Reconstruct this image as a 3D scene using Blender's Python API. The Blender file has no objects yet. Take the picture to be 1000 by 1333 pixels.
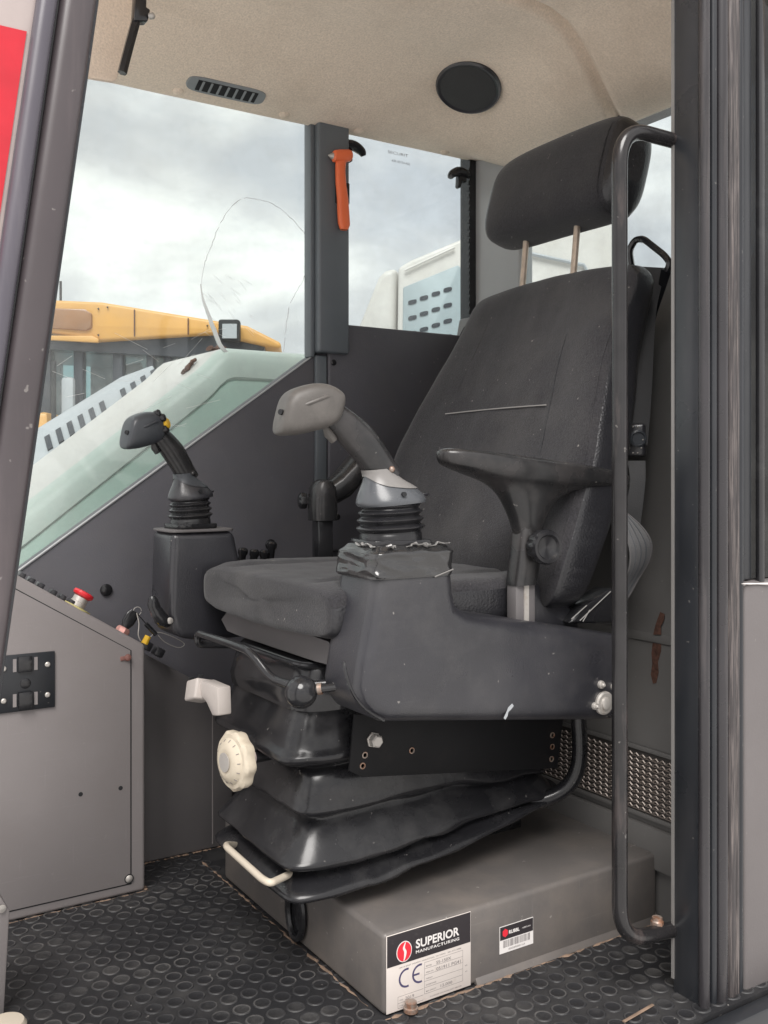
import bpy, bmesh, math, random
from mathutils import Vector, Matrix, noise
random.seed(7)
S = bpy.context.scene
C = S.collection
rad = math.radians

# ------------------------------------------------------------------ camera, light, exposure
CAM_H, YAW, FPX = 0.8, rad(32.5), 1273.0
cam = bpy.data.cameras.new('camera')
cam.sensor_fit = 'HORIZONTAL'; cam.sensor_width = 36.0
cam.lens = 36.0 * FPX / 1000.0
cam.shift_y = -49.5 / 1000.0
cam.clip_start = 0.02; cam.clip_end = 3000
co = bpy.data.objects.new('camera', cam); C.objects.link(co)
co.location = (0, 0, CAM_H); co.rotation_euler = (rad(90), 0, -YAW)
S.camera = co

SUN_EL, SUN_AZ = 52.0, 215.0          # azimuth: compass style from +Y towards +X
w = bpy.data.worlds.new('World'); S.world = w; w.use_nodes = True
nt = w.node_tree; nt.nodes.clear()
def nn(t, tree=None, **k):
    n = (tree or nt).nodes.new(t)
    for a, b in k.items(): setattr(n, a, b)
    return n
wo = nn('ShaderNodeOutputWorld'); bg = nn('ShaderNodeBackground')
sk = nn('ShaderNodeTexSky', sky_type='NISHITA', sun_disc=False, sun_elevation=rad(SUN_EL), sun_rotation=rad(SUN_AZ), dust_density=2.0)
tc = nn('ShaderNodeTexCoord'); mp = nn('ShaderNodeMapping'); mp.inputs['Scale'].default_value = (2.2, 2.2, 5.5)
mp.inputs['Location'].default_value = (0.35, 0.2, 0.1)
n1 = nn('ShaderNodeTexNoise'); n1.inputs['Scale'].default_value = 1.5; n1.inputs['Detail'].default_value = 7; n1.inputs['Roughness'].default_value = .55
n1.inputs['Distortion'].default_value = .35
r1 = nn('ShaderNodeValToRGB')
e = r1.color_ramp.elements
e[0].position = .36; e[0].color = (3.8, 3.8, 3.95, 1)
e[1].position = .70; e[1].color = (8.1, 7.8, 7.35, 1)
m1 = e.new(.48); m1.color = (4.75, 4.65, 4.65, 1)
m2 = e.new(.57); m2.color = (5.9, 5.75, 5.6, 1)
n2 = nn('ShaderNodeTexNoise'); n2.inputs['Scale'].default_value = .9; n2.inputs['Detail'].default_value = 4
r2 = nn('ShaderNodeValToRGB'); r2.color_ramp.elements[0].position = .25; r2.color_ramp.elements[1].position = .45
r2.color_ramp.elements[0].color = (.93, .93, .93, 1)
mx = nn('ShaderNodeMix', data_type='RGBA')
L = nt.links.new
L(tc.outputs['Generated'], mp.inputs[0]); L(mp.outputs[0], n1.inputs[0]); L(mp.outputs[0], n2.inputs[0])
L(n1.outputs[0], r1.inputs[0]); L(n2.outputs[0], r2.inputs[0])
L(r2.outputs[0], mx.inputs[0]); L(sk.outputs[0], mx.inputs[6]); L(r1.outputs[0], mx.inputs[7])
L(mx.outputs[2], bg.inputs[0]); bg.inputs[1].default_value = 0.088; L(bg.outputs[0], wo.inputs[0])

sun = bpy.data.lights.new('sun', 'SUN'); sun.energy = 1.6; sun.angle = rad(35); sun.color = (1, .965, .93)
so = bpy.data.objects.new('sun', sun); C.objects.link(so)
az, el = rad(SUN_AZ), rad(SUN_EL)
sd = Vector((math.sin(az) * math.cos(el), math.cos(az) * math.cos(el), math.sin(el)))
so.rotation_euler = sd.to_track_quat('Z', 'Y').to_euler()
S.view_settings.view_transform = 'Standard'; S.view_settings.look = 'None'
S.view_settings.exposure = 1.36; S.view_settings.gamma = 1; S.view_settings.use_curve_mapping = False
S.render.engine = 'CYCLES'
S.cycles.use_denoising = True
S.cycles.max_bounces = 8; S.cycles.transparent_max_bounces = 16

# ------------------------------------------------------------------ helpers
FW = Vector((math.sin(YAW), math.cos(YAW), 0)); RT = Vector((math.cos(YAW), -math.sin(YAW), 0))
def at(px, py, X=None, Y=None, Z=None, d=None):
    """the place in the cab that a measurement taken on the photo corresponds to, on a given plane"""
    v = FW + RT * ((px - 500) / FPX) + Vector((0, 0, -(py - 617) / FPX))
    if X is not None: d = X / v.x
    elif Y is not None: d = Y / v.y
    elif Z is not None: d = (Z - CAM_H) / v.z
    return Vector((0, 0, CAM_H)) + v * d

def obj(name, bm, m, parent=None, bevel=0, seg=2, smooth=True, ang=35, bang=30):
    if bevel:
        bmesh.ops.remove_doubles(bm, verts=bm.verts, dist=1e-6)
        ed = [x for x in bm.edges if len(x.link_faces) == 2 and x.calc_face_angle(0) > rad(bang)]
        bmesh.ops.bevel(bm, geom=ed, offset=bevel, segments=seg, profile=.5, affect='EDGES', clamp_overlap=True)
    bmesh.ops.recalc_face_normals(bm, faces=bm.faces)
    me = bpy.data.meshes.new(name); bm.to_mesh(me); bm.free()
    for x in (m if isinstance(m, (list, tuple)) else [m]): me.materials.append(x)
    if smooth:
        me.polygons.foreach_set('use_smooth', [True] * len(me.polygons))
        me.set_sharp_from_angle(angle=rad(ang))
    o = bpy.data.objects.new(name, me); C.objects.link(o)
    if parent: adopt(o, parent)
    return o
def adopt(o, p):
    o.parent = p
    q = p; mtx = Matrix.Identity(4)
    chain = []
    while q: chain.append(q); q = q.parent
    for q in reversed(chain): mtx = mtx @ q.matrix_parent_inverse @ Matrix.LocRotScale(q.location, q.rotation_euler, q.scale)
    o.matrix_parent_inverse = mtx.inverted()
def tag(o, label, cat=None, group=None, kind=None):
    o['label'] = label
    if cat: o['category'] = cat
    if group: o['group'] = group
    if kind: o['kind'] = kind
    return o
def thing(name, loc, label, cat, group=None):
    o = bpy.data.objects.new(name, None); C.objects.link(o); o.location = loc; o.empty_display_size = .05
    return tag(o, label, cat, group)
def struct(name, bm, m, label=None, **k):
    o = obj(name, bm, m, **k); o['kind'] = 'structure'
    if label: o['label'] = label
    return o
def B(): return bmesh.new()
def box(bm, x0, x1, y0, y1, z0, z1, mt=0):
    vs = [bm.verts.new((x, y, z)) for x in (x0, x1) for y in (y0, y1) for z in (z0, z1)]
    for f in ((0, 1, 3, 2), (4, 6, 7, 5), (0, 4, 5, 1), (2, 3, 7, 6), (0, 2, 6, 4), (1, 5, 7, 3)):
        bm.faces.new([vs[i] for i in f]).material_index = mt
    return bm
def obox(bm, c, sx, sy, sz, R=None):
    vs = []
    for x in (-1, 1):
        for y in (-1, 1):
            for z in (-1, 1):
                p = Vector((x * sx / 2, y * sy / 2, z * sz / 2))
                vs.append(bm.verts.new(Vector(c) + (R @ p if R else p)))
    for f in ((0, 1, 3, 2), (4, 6, 7, 5), (0, 4, 5, 1), (2, 3, 7, 6), (0, 2, 6, 4), (1, 5, 7, 3)):
        bm.faces.new([vs[i] for i in f])
    return bm
def prism(bm, pts, off):
    a = [bm.verts.new(p) for p in pts]; b = [bm.verts.new(Vector(p) + Vector(off)) for p in pts]
    bm.faces.new(a); bm.faces.new(b[::-1]); n = len(a)
    for i in range(n): bm.faces.new((a[i], b[i], b[(i + 1) % n], a[(i + 1) % n]))
    return bm
def loft(bm, rings, cap=True, closed=True, mt=None):
    vr = [[bm.verts.new(p) for p in r] for r in rings]
    n = len(vr[0])
    for i in range(len(vr) - 1):
        for j in range(n if closed else n - 1):
            f = bm.faces.new((vr[i][j], vr[i][(j + 1) % n], vr[i + 1][(j + 1) % n], vr[i + 1][j]))
            if mt: f.material_index = mt(i, j)
    if cap:
        for r in (vr[0], vr[-1]):
            try: bm.faces.new(r)
            except ValueError: pass
    return bm
def ell(c, u, v, ru, rv, n=24, p=2.0, ph=0):
    c, u, v = Vector(c), Vector(u), Vector(v); out = []
    if p >= 4:
        q = []
        for k in range(361):
            a = 2 * math.pi * k / 360; ca, sa = math.cos(a), math.sin(a)
            q.append(Vector((ru * math.copysign(abs(ca) ** (2 / p), ca), rv * math.copysign(abs(sa) ** (2 / p), sa))))
        cum = [0]
        for k in range(360): cum.append(cum[-1] + (q[k + 1] - q[k]).length)
        j = 0
        for k in range(n):
            t = cum[-1] * k / n
            while cum[j + 1] < t: j += 1
            f = (t - cum[j]) / max(1e-9, cum[j + 1] - cum[j]); w2 = q[j].lerp(q[j + 1], f)
            out.append(c + u * w2.x + v * w2.y)
        return out
    for k in range(n):
        a = 2 * math.pi * (k + ph) / n; ca, sa = math.cos(a), math.sin(a)
        out.append(c + u * (ru * math.copysign(abs(ca) ** (2 / p), ca)) + v * (rv * math.copysign(abs(sa) ** (2 / p), sa)))
    return out
def cat(keys, per=4, closed=False):
    """catmull-rom through tuples"""
    K = [tuple(k) for k in keys]; out = []; n = len(K)
    for i in range(n - 1 if not closed else n):
        p0 = K[i - 1] if (i > 0 or closed) else K[0]; p1 = K[i]; p2 = K[(i + 1) % n]
        p3 = K[(i + 2) % n] if (i + 2 < n or closed) else K[-1]
        for s in range(per):
            t = s / per
            out.append(tuple(.5 * (2 * b + (c - a) * t + (2 * a - 5 * b + 4 * c - d) * t * t + (3 * b - a - 3 * c + d) * t ** 3) for a, b, c, d in zip(p0, p1, p2, p3)))
    if not closed: out.append(K[-1])
    return out
def tube(bm, pts, r, n=10, closed=False, flat=None):
    pts = [Vector(p) for p in pts]; rings = []; m = len(pts)
    up = Vector((0, 0, 1)); prev = None
    for i, p in enumerate(pts):
        t = (pts[(i + 1) % m] if (closed or i < m - 1) else p) - (pts[i - 1] if (closed or i > 0) else p)
        t.normalize()
        if prev is None:
            s = t.cross(up)
            if s.length < .05: s = t.cross(Vector((0, 1, 0)))
        else: s = prev - t * prev.dot(t)
        s.normalize(); prev = s; q = s.cross(t)
        rr = r[i] if isinstance(r, (list, tuple)) else r
        rings.append(ell(p, s, q, rr, rr * (flat or 1), n))
    if closed: rings.append(rings[0]); return loft(bm, rings, cap=False)
    return loft(bm, rings)
def fillet(pts, r, n=6):
    pts = [Vector(p) for p in pts]; out = [pts[0]]
    for i in range(1, len(pts) - 1):
        a = (pts[i - 1] - pts[i]); b = (pts[i + 1] - pts[i])
        l = min(r, a.length * .49, b.length * .49); A = pts[i] + a.normalized() * l; D = pts[i] + b.normalized() * l
        for k in range(n + 1):
            t = k / n; out.append(A * (1 - t) ** 2 + pts[i] * (2 * t * (1 - t)) + D * t * t)
    out.append(pts[-1]); return out
def lathe(bm, c, axis, prof, n=32, flute=None, ph=0):
    """prof: (radius, height along axis)"""
    ax = Vector(axis).normalized(); s = ax.orthogonal().normalized(); q = ax.cross(s); c = Vector(c); rings = []
    for r, h in prof:
        ring = []
        for k in range(n):
            a = 2 * math.pi * k / n + ph; rr = max(r, 1e-5)
            if flute: rr *= 1 + flute(a, h)
            ring.append(c + ax * h + s * (rr * math.cos(a)) + q * (rr * math.sin(a)))
        rings.append(ring)
    return loft(bm, rings)
def ball(bm, c, r, n=20, m=12, sc=(1, 1, 1)):
    c = Vector(c); rings = []
    for i in range(m + 1):
        a = math.pi * i / m
        rr = max(math.sin(a), 1e-3) * r
        rings.append([c + Vector((rr * math.cos(2 * math.pi * k / n) * sc[0], rr * math.sin(2 * math.pi * k / n) * sc[1], r * math.cos(a) * sc[2])) for k in range(n)])
    return loft(bm, rings)

# ------------------------------------------------------------------ materials
MATS = {}
def mat(name, col, rough=.5, metal=0, var=.12, vs=5, bump=0, bs=250, leather=0, dirt=None, ds=9, dlo=.55, dhi=.75, damt=.6,
        stretch=None, spec=.5, sheen=0, coat=0, scratch=0, specks=0):
    m = bpy.data.materials.new(name); m.use_nodes = True; t = m.node_tree; bs_ = t.nodes['Principled BSDF']; L = t.links.new
    tc = nn('ShaderNodeTexCoord', t); src = tc.outputs['Object']
    if stretch:
        mpn = nn('ShaderNodeMapping', t); mpn.inputs['Scale'].default_value = stretch; L(src, mpn.inputs[0]); src2 = mpn.outputs[0]
    else: src2 = src
    n = nn('ShaderNodeTexNoise', t); n.inputs['Scale'].default_value = vs; n.inputs['Detail'].default_value = 6; L(src, n.inputs[0])
    cr = nn('ShaderNodeValToRGB', t); c = Vector(col)
    lo = c * (1 - var); hi = c * (1 + var)
    cr.color_ramp.elements[0].position = .3; cr.color_ramp.elements[1].position = .7
    cr.color_ramp.elements[0].color = (*lo, 1); cr.color_ramp.elements[1].color = (*hi, 1); L(n.outputs[0], cr.inputs[0])
    out = cr.outputs[0]; mask = None
    if dirt:
        dn = nn('ShaderNodeTexNoise', t); dn.inputs['Scale'].default_value = ds; dn.inputs['Detail'].default_value = 9; dn.inputs['Roughness'].default_value = .65
        L(src2, dn.inputs[0])
        mr = nn('ShaderNodeMapRange', t); mr.inputs[1].default_value = dlo; mr.inputs[2].default_value = dhi; mr.inputs[4].default_value = damt
        L(dn.outputs[0], mr.inputs[0]); mxn = nn('ShaderNodeMix', t, data_type='RGBA')
        L(mr.outputs[0], mxn.inputs[0]); L(out, mxn.inputs[6]); mxn.inputs[7].default_value = (*dirt, 1); out = mxn.outputs[2]; mask = mr.outputs[0]
    if scratch:
        for sc_, off in (((1.5, 1.5, 40), 0), ((30, 30, 2.0), 5)):
            mpn = nn('ShaderNodeMapping', t); mpn.inputs['Scale'].default_value = sc_; mpn.inputs['Rotation'].default_value = (.5 + off, .4, .7); L(src, mpn.inputs[0])
            dn = nn('ShaderNodeTexNoise', t); dn.inputs['Scale'].default_value = 6; dn.inputs['Detail'].default_value = 3; L(mpn.outputs[0], dn.inputs[0])
            mr = nn('ShaderNodeMapRange', t); mr.inputs[1].default_value = .66; mr.inputs[2].default_value = .74; mr.inputs[4].default_value = scratch
            L(dn.outputs[0], mr.inputs[0]); mxn = nn('ShaderNodeMix', t, data_type='RGBA'); L(mr.outputs[0], mxn.inputs[0]); L(out, mxn.inputs[6])
            mxn.inputs[7].default_value = (*(c * 1.8 + Vector((.06, .06, .06))), 1); out = mxn.outputs[2]
    if specks:
        dn = nn('ShaderNodeTexNoise', t); dn.inputs['Scale'].default_value = 95; dn.inputs['Detail'].default_value = 2; L(src, dn.inputs[0])
        mr = nn('ShaderNodeMapRange', t); mr.inputs[1].default_value = .73; mr.inputs[2].default_value = .77; mr.inputs[4].default_value = specks
        L(dn.outputs[0], mr.inputs[0]); mxn = nn('ShaderNodeMix', t, data_type='RGBA'); L(mr.outputs[0], mxn.inputs[0]); L(out, mxn.inputs[6]); mxn.inputs[7].default_value = (.34, .32, .3, 1); out = mxn.outputs[2]
    L(out, bs_.inputs['Base Color'])
    rm = nn('ShaderNodeMapRange', t); rm.inputs[3].default_value = max(.03, rough - .1); rm.inputs[4].default_value = min(1, rough + .1)
    rn = nn('ShaderNodeTexNoise', t); rn.inputs['Scale'].default_value = vs * 3; rn.inputs['Detail'].default_value = 5; L(src, rn.inputs[0])
    L(rn.outputs[0], rm.inputs[0]); L(rm.outputs[0], bs_.inputs['Roughness'])
    bs_.inputs['Metallic'].default_value = metal; bs_.inputs['Specular IOR Level'].default_value = spec
    if sheen: bs_.inputs['Sheen Weight'].default_value = sheen; bs_.inputs['Sheen Roughness'].default_value = .5
    if coat: bs_.inputs['Coat Weight'].default_value = coat; bs_.inputs['Coat Roughness'].default_value = .08
    if bump or leather:
        bp = nn('ShaderNodeBump', t); bp.inputs['Strength'].default_value = bump or leather; bp.inputs['Distance'].default_value = .001
        if leather:
            v = nn('ShaderNodeTexVoronoi', t, feature='SMOOTH_F1'); v.inputs['Scale'].default_value = bs; L(src, v.inputs['Vector']); L(v.outputs[0], bp.inputs['Height'])
        else:
            bn = nn('ShaderNodeTexNoise', t); bn.inputs['Scale'].default_value = bs; bn.inputs['Detail'].default_value = 3; L(src, bn.inputs[0]); L(bn.outputs[0], bp.inputs['Height'])
        L(bp.outputs[0], bs_.inputs['Normal'])
    MATS[name] = m; return m
DUST = (.24, .2, .17)
M_ = dict(
    plastic=mat('black_plastic', (.026, .026, .031), .31, spec=.65, bump=.35, bs=380, dirt=(.085, .082, .082), ds=7, dlo=.48, dhi=.8, damt=.5, scratch=.05, specks=.5, var=.25),
    gloss=mat('black_gloss', (.018, .018, .02), .16, dirt=(.08, .08, .08), ds=20, damt=.3),
    rubber=mat('bellows_rubber', (.014, .014, .016), .25, dirt=(.085, .083, .083), ds=12, dlo=.5, dhi=.75, damt=.35, bump=.2, bs=70, specks=.35),
    grip=mat('grip_plastic', (.02, .02, .021), .26, dirt=(.075, .066, .064), ds=15, dlo=.45, dhi=.75, damt=.5, specks=.3),
    worn_grip=mat('worn_grip', (.09, .083, .077), .5, dirt=(.15, .138, .128), ds=16, dlo=.5, dhi=.7, damt=.6, bump=.2, bs=300),
    grip_grey=mat('grip_grey', (.05, .055, .063), .36, var=.15, bump=.15, bs=400, dirt=(.11, .115, .125), ds=14, damt=.5),
    skirt=mat('collar_silver', (.19, .182, .176), .35, var=.1, dirt=(.1, .1, .1), ds=25, damt=.4),
    fabric=mat('seat_fabric', (.028, .027, .0305), .92, var=.38, vs=330, bump=.9, bs=430, dirt=(.085, .08, .076), ds=6, dlo=.46, dhi=.8, damt=.4, sheen=.22, spec=.2, specks=.6),
    leather=mat('seat_leatherette', (.018, .018, .021), .36, leather=.6, bs=300, spec=.6),
    panel=mat('grey_panel_paint', (.25, .229, .228), .5, var=.06, vs=4, bump=.2, bs=240, dirt=(.215, .192, .186), ds=5, dlo=.46, dhi=.8, damt=.55, specks=.2, scratch=.07),
    panel2=mat('dark_grey_paint', (.115, .108, .11), .5, var=.08, vs=3, bump=.15, bs=240, dirt=(.16, .145, .135), ds=6, dlo=.5, dhi=.85, damt=.4, specks=.2),
    plinth=mat('plinth_paint', (.122, .112, .107), .4, var=.1, bump=.15, bs=200, dirt=(.22, .19, .165), ds=9, dlo=.44, dhi=.78, damt=.6, specks=.6, scratch=.1),
    rear=mat('rear_wall_paint', (.15, .146, .142), .48, var=.1, bump=.15, bs=250, dirt=(.14, .13, .12), ds=7, dlo=.48, dhi=.8, damt=.45, specks=.3),
    wall=mat('dark_wall_trim', (.082, .081, .094), .5, var=.14, bump=.5, bs=330, dirt=(.105, .1, .105), ds=8, dlo=.42, dhi=.8, damt=.55, specks=.25),
    felt=mat('headliner_felt', (.78, .655, .54), .95, var=.12, vs=240, bump=1, bs=330, dirt=(.5, .385, .295), ds=3.2, dlo=.48, dhi=.75, damt=.55, spec=.15, sheen=.2),
    mat=mat('floor_rubber', (.018, .018, .02), .52, dirt=(.1, .096, .092), ds=5, dlo=.5, dhi=.76, damt=.5, bump=.3, bs=250, specks=.7),
    stud=mat('stud_rubber', (.019, .019, .021), .48, dirt=(.13, .125, .12), ds=6, dlo=.5, dhi=.75, damt=.6, bump=.25, bs=250, specks=.5),
    rim=mat('stud_rim', (.034, .034, .036), .45, dirt=(.22, .21, .2), ds=7, dlo=.48, dhi=.75, damt=.7),
    dirt=mat('orange_dust', (.21, .145, .105), .95, var=.3, vs=60, bump=.8, bs=150),
    pillar=mat('pillar_black', (.019, .021, .025), .3, var=.2, dirt=(.075, .074, .078), ds=6, dlo=.5, dhi=.8, damt=.45, stretch=(1, 1, .25), specks=.3),
    seal=mat('seal_rubber', (.03, .028, .031), .28, var=.2, dirt=(.13, .115, .113), ds=60, dlo=.56, dhi=.72, damt=.35, stretch=(1, 1, .05)),
    worn=mat('worn_seal', (.04, .035, .036), .4, var=.25, dirt=(.34, .29, .27), ds=330, dlo=.48, dhi=.7, damt=.5, stretch=(1, 1, .03)),
    apillar=mat('front_pillar_paint', (.066, .056, .06), .32, var=.15, dirt=(.16, .13, .13), ds=20, dlo=.5, dhi=.75, damt=.4, stretch=(1, 1, .1), specks=.4),
    apillar2=mat('front_pillar_strip', (.085, .078, .096), .34, var=.15, dirt=(.18, .165, .18), ds=20, dlo=.5, dhi=.75, damt=.4, stretch=(1, 1, .1)),
    wpillar=mat('window_pillar_paint', (.12, .135, .15), .4, var=.06),
    cpillar=mat('corner_pillar_paint', (.42, .43, .435), .45, var=.05),
    steel=mat('zinc_steel', (.5, .475, .445), .46, metal=.5, var=.1, dirt=(.3, .2, .13), ds=60, damt=.4),
    rusty=mat('rusty_steel', (.3, .245, .21), .45, metal=.5, var=.2, vs=50, dirt=(.28, .12, .06), ds=70, dlo=.45, dhi=.6, damt=.8),
    rust=mat('rust', (.105, .05, .035), .9, var=.45, vs=120, bump=.8, bs=300),
    cream=mat('cream_plastic', (.62, .55, .45), .42, var=.05, dirt=(.4, .32, .24), ds=30, damt=.4),
    white=mat('white_switch', (.5, .455, .425), .4, var=.05, dirt=(.4, .36, .33), ds=40, damt=.4),
    dial=mat('dial_plastic', (.6, .53, .42), .3, var=.06, dirt=(.42, .33, .24), ds=40, damt=.5),
    red=mat('red_button', (.62, .02, .03), .35, var=.05),
    tape_red=mat('reflective_red', (.5, .016, .03), .35, var=.08, vs=30),
    tape_white=mat('reflective_white', (.42, .36, .345), .4, var=.06, vs=30),
    orange=mat('orange_plastic', (.85, .17, .06), .4, var=.06),
    yellow=mat('yellow_plastic', (.75, .45, .03), .4, var=.05),
    pink=mat('pink_anodised', (.5, .26, .23), .4, metal=.4, var=.05),
    olive=mat('olive_ring', (.45, .4, .17), .5, var=.05),
    mband=mat('machine_band', (.48, .55, .505), .4, var=.05, vs=2, dirt=(.5, .48, .42), ds=5, dlo=.5, dhi=.8, damt=.45),
    loader=mat('loader_yellow', (.62, .33, .085), .4, var=.05, dirt=(.5, .25, .08), ds=3, damt=.4),
    mwhite=mat('machine_white', (.58, .56, .53), .4, var=.05, vs=2, dirt=(.5, .46, .4), ds=5, dlo=.5, dhi=.8, damt=.5),
    mgreen=mat('machine_pale_green', (.44, .585, .515), .4, var=.05, vs=2, dirt=(.42, .46, .4), ds=5, dlo=.5, dhi=.8, damt=.5),
    mgrey=mat('machine_grey', (.36, .38, .4), .5, var=.05),
    grille=mat('grille_blue_grey', (.31, .37, .39), .45, var=.05),
    dark=mat('dark_void', (.012, .013, .015), .7),
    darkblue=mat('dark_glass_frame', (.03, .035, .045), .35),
    ground=mat('yard_gravel', (.52, .51, .50), .95, var=.25, vs=2, bump=.5, bs=40),
    paper=mat('plate_white', (.68, .62, .58), .4, var=.04, dirt=(.5, .42, .36), ds=60, dlo=.58, dhi=.75, damt=.4),
    ink=mat('plate_black', (.035, .03, .033), .35, var=.1, dirt=(.16, .15, .15), ds=60, dlo=.58, dhi=.75, damt=.4),
    logo=mat('logo_red', (.72, .03, .05), .4, var=.03),
    print_w=mat('print_white', (.75, .72, .7), .4, var=.03),
    print_b=mat('print_dark_blue', (.07, .06, .13), .5, var=.03),
    print_g=mat('print_grey', (.2, .18, .18), .5, var=.03),
    belt=mat('belt_webbing', (.08, .08, .083), .6, var=.1, bump=.5, bs=600),
    stitch=mat('stitch_thread', (.3, .29, .28), .8, var=.1),
    tape=mat('glossy_tape', (.022, .022, .023), .16, dirt=(.1, .1, .1), ds=12, damt=.3, bump=.35, bs=30, spec=.9),
)
def glass(name, tint, refl=.06, dirt=.06):
    m = bpy.data.materials.new(name); m.use_nodes = True; t = m.node_tree; t.nodes.clear(); L = t.links.new
    o = nn('ShaderNodeOutputMaterial', t); tr = nn('ShaderNodeBsdfTransparent', t); gl = nn('ShaderNodeBsdfGlossy', t); df = nn('ShaderNodeBsdfDiffuse', t)
    tr.inputs[0].default_value = (*tint, 1); gl.inputs['Roughness'].default_value = .03; df.inputs[0].default_value = (.7, .7, .68, 1)
    fr = nn('ShaderNodeLayerWeight', t); pw = nn('ShaderNodeMath', t, operation='POWER'); L(fr.outputs['Facing'], pw.inputs[0]); pw.inputs[1].default_value = 5
    mu = nn('ShaderNodeMath', t, operation='MULTIPLY_ADD'); L(pw.outputs[0], mu.inputs[0]); mu.inputs[1].default_value = .6; mu.inputs[2].default_value = refl * .5
    a = nn('ShaderNodeMixShader', t); L(mu.outputs[0], a.inputs[0]); L(tr.outputs[0], a.inputs[1]); L(gl.outputs[0], a.inputs[2])
    tcn = nn('ShaderNodeTexCoord', t); n = nn('ShaderNodeTexNoise', t); n.inputs['Scale'].default_value = 5; n.inputs['Detail'].default_value = 9; n.inputs['Roughness'].default_value = .7
    L(tcn.outputs['Object'], n.inputs[0]); mr = nn('ShaderNodeMapRange', t); mr.inputs[1].default_value = .4; mr.inputs[2].default_value = .8; mr.inputs[3].default_value = dirt * .4; mr.inputs[4].default_value = dirt * 2.5
    L(n.outputs[0], mr.inputs[0]); b = nn('ShaderNodeMixShader', t); L(mr.outputs[0], b.inputs[0]); L(a.outputs[0], b.inputs[1]); L(df.outputs[0], b.inputs[2])
    L(b.outputs[0], o.inputs[0]); return m
G1 = glass('side_glass', (.88, .92, .915), dirt=.075); G2 = glass('clear_glass', (.89, .93, .93), dirt=.08)
GD = glass('tinted_glass', (.06, .08, .1), refl=.08, dirt=.03); GL = glass('loader_glass', (.45, .6, .62), refl=.12, dirt=.1)

# ------------------------------------------------------------------ ground and sky-side things
bm = B(); R_ = 900
vs = [bm.verts.new(p) for p in ((-R_, -R_, -1.3), (R_, -R_, -1.3), (R_, R_, -1.3), (-R_, R_, -1.3))]; bm.faces.new(vs)
struct('ground', bm, M_['ground'], 'bare gravel yard outside the cab')

# ------------------------------------------------------------------ floor
FX0, FX1, FY0, FY1 = .12, 1.36, .96, 2.0
bm = B(); box(bm, FX0, FX1, FY0, FY1, -.1, 0)
floor = struct('floor', bm, M_['mat'], 'black studded rubber floor mat of the cab')
bm = B()
row = 0; y = FY0 + .02
while y < FY1:
    x = .25 + ((row * -.0046) % .033)
    while x < FX1 - .02:
        if not (x > .775 and y > 1.20) and not (y > 1.82 and x < .63) and y < 1.97:
            rr = .0136; z1 = .0015; n = 14; cx, cy = x + random.uniform(-.0004, .0004), y
            ringd = [(rr + .0012, 0, 1), (rr, z1, 1), (rr - .0016, z1, 1), (rr - .0024, z1 - .0005, 0)]
            vv = [[bm.verts.new((cx + q * math.cos(6.2832 * k / n), cy + q * math.sin(6.2832 * k / n), zz)) for k in range(n)] for q, zz, _ in ringd]
            for i in range(3):
                for k in range(n): bm.faces.new((vv[i][k], vv[i][(k + 1) % n], vv[i + 1][(k + 1) % n], vv[i + 1][k])).material_index = 1 if i == 1 or i == 2 else 0
            bm.faces.new(vv[3])
        x += .0335
    y += .0365; row += 1
o = obj('stud', bm, [M_['stud'], M_['rim']], floor, ang=60); o['kind'] = 'stuff'
# dust lines in the corners of the floor
bm = B()
def dustline(a, b, wd=.003):
    a, b = Vector(a), Vector(b); pts = [a.lerp(b, i / 60) + Vector((random.uniform(-.002, .002), random.uniform(-.002, .002), 0)) for i in range(61)]
    tube(bm, pts, [wd * max(.05, random.uniform(-.3, 1.0)) for _ in pts], 6, flat=.35)
dustline((.2, 1.826, .001), (.63, 1.826, .001), .003); dustline((.63, 1.955, .001), (.83, 1.955, .001), .005); dustline((.625, 1.83, .001), (.625, 1.955, .001), .005)
dustline((.768, 1.25, .001), (.768, 1.9, .001), .004); dustline((.77, 1.206, .001), (1.35, 1.206, .001), .005)
o = obj('dust', bm, M_['dirt'], floor); o['kind'] = 'stuff'
bm = B(); a = at(812, 1330, Z=.003); b = at(850, 1308, Z=.003)
tube(bm, [a, b], .003, 8, flat=.4); obj('edge_trim', bm, M_['dirt'], floor)
bm = B(); box(bm, FX0 - .02, 1.45, .93, .958, -.12, -.004); struct('door_sill', bm, M_['pillar'], 'black door sill under the cab opening', bevel=.005)

# ------------------------------------------------------------------ seat plinth
PX0, PX1, PY0, PY1, PZ = .772, 1.352, 1.2126, 1.80, .122
pl = thing('seat_plinth', (PX0, PY0, 0), 'grey painted steel box on the floor carrying the seat', 'metal box')
bm = B(); box(bm, PX0, PX1, PY0, PY1, .001, PZ); obj('body', bm, M_['plinth'], pl, bevel=.008, seg=3)
bm = B(); prism(bm, [(PX0 + .17, PY0 - .006, .001), (PX0 + .17, PY0 + .01, .028), (PX0 + .17, PY0 + .01, .001)], (PX1 - PX0 - .17, 0, 0)); obj('flange', bm, M_['plinth'], pl, bevel=.001)
bm = B(); lathe(bm, (PX0 + .04, PY0 - .012, .004), (0, 0, 1), [(.011, 0), (.011, .006), (.009, .007), (.009, .014), (0, .016)], 12); obj('bolt', bm, M_['rusty'], pl)
bm = B()
c = at(385, 1188, X=PX0 - .006)
loop = [c + Vector((0, .028 * math.cos(a), .043 * math.sin(a))) for a in [2 * math.pi * i / 28 for i in range(28)]]
tube(bm, loop, .0065, 8, closed=True); obj('cable_grommet', bm, M_['rubber'], pl)
bm = B(); prism(bm, ell(c + Vector((.004, 0, 0)), (0, 1, 0), (0, 0, 1), .027, .042, 28), (.003, 0, 0)); obj('grommet_cover', bm, M_['gloss'], pl)
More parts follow.
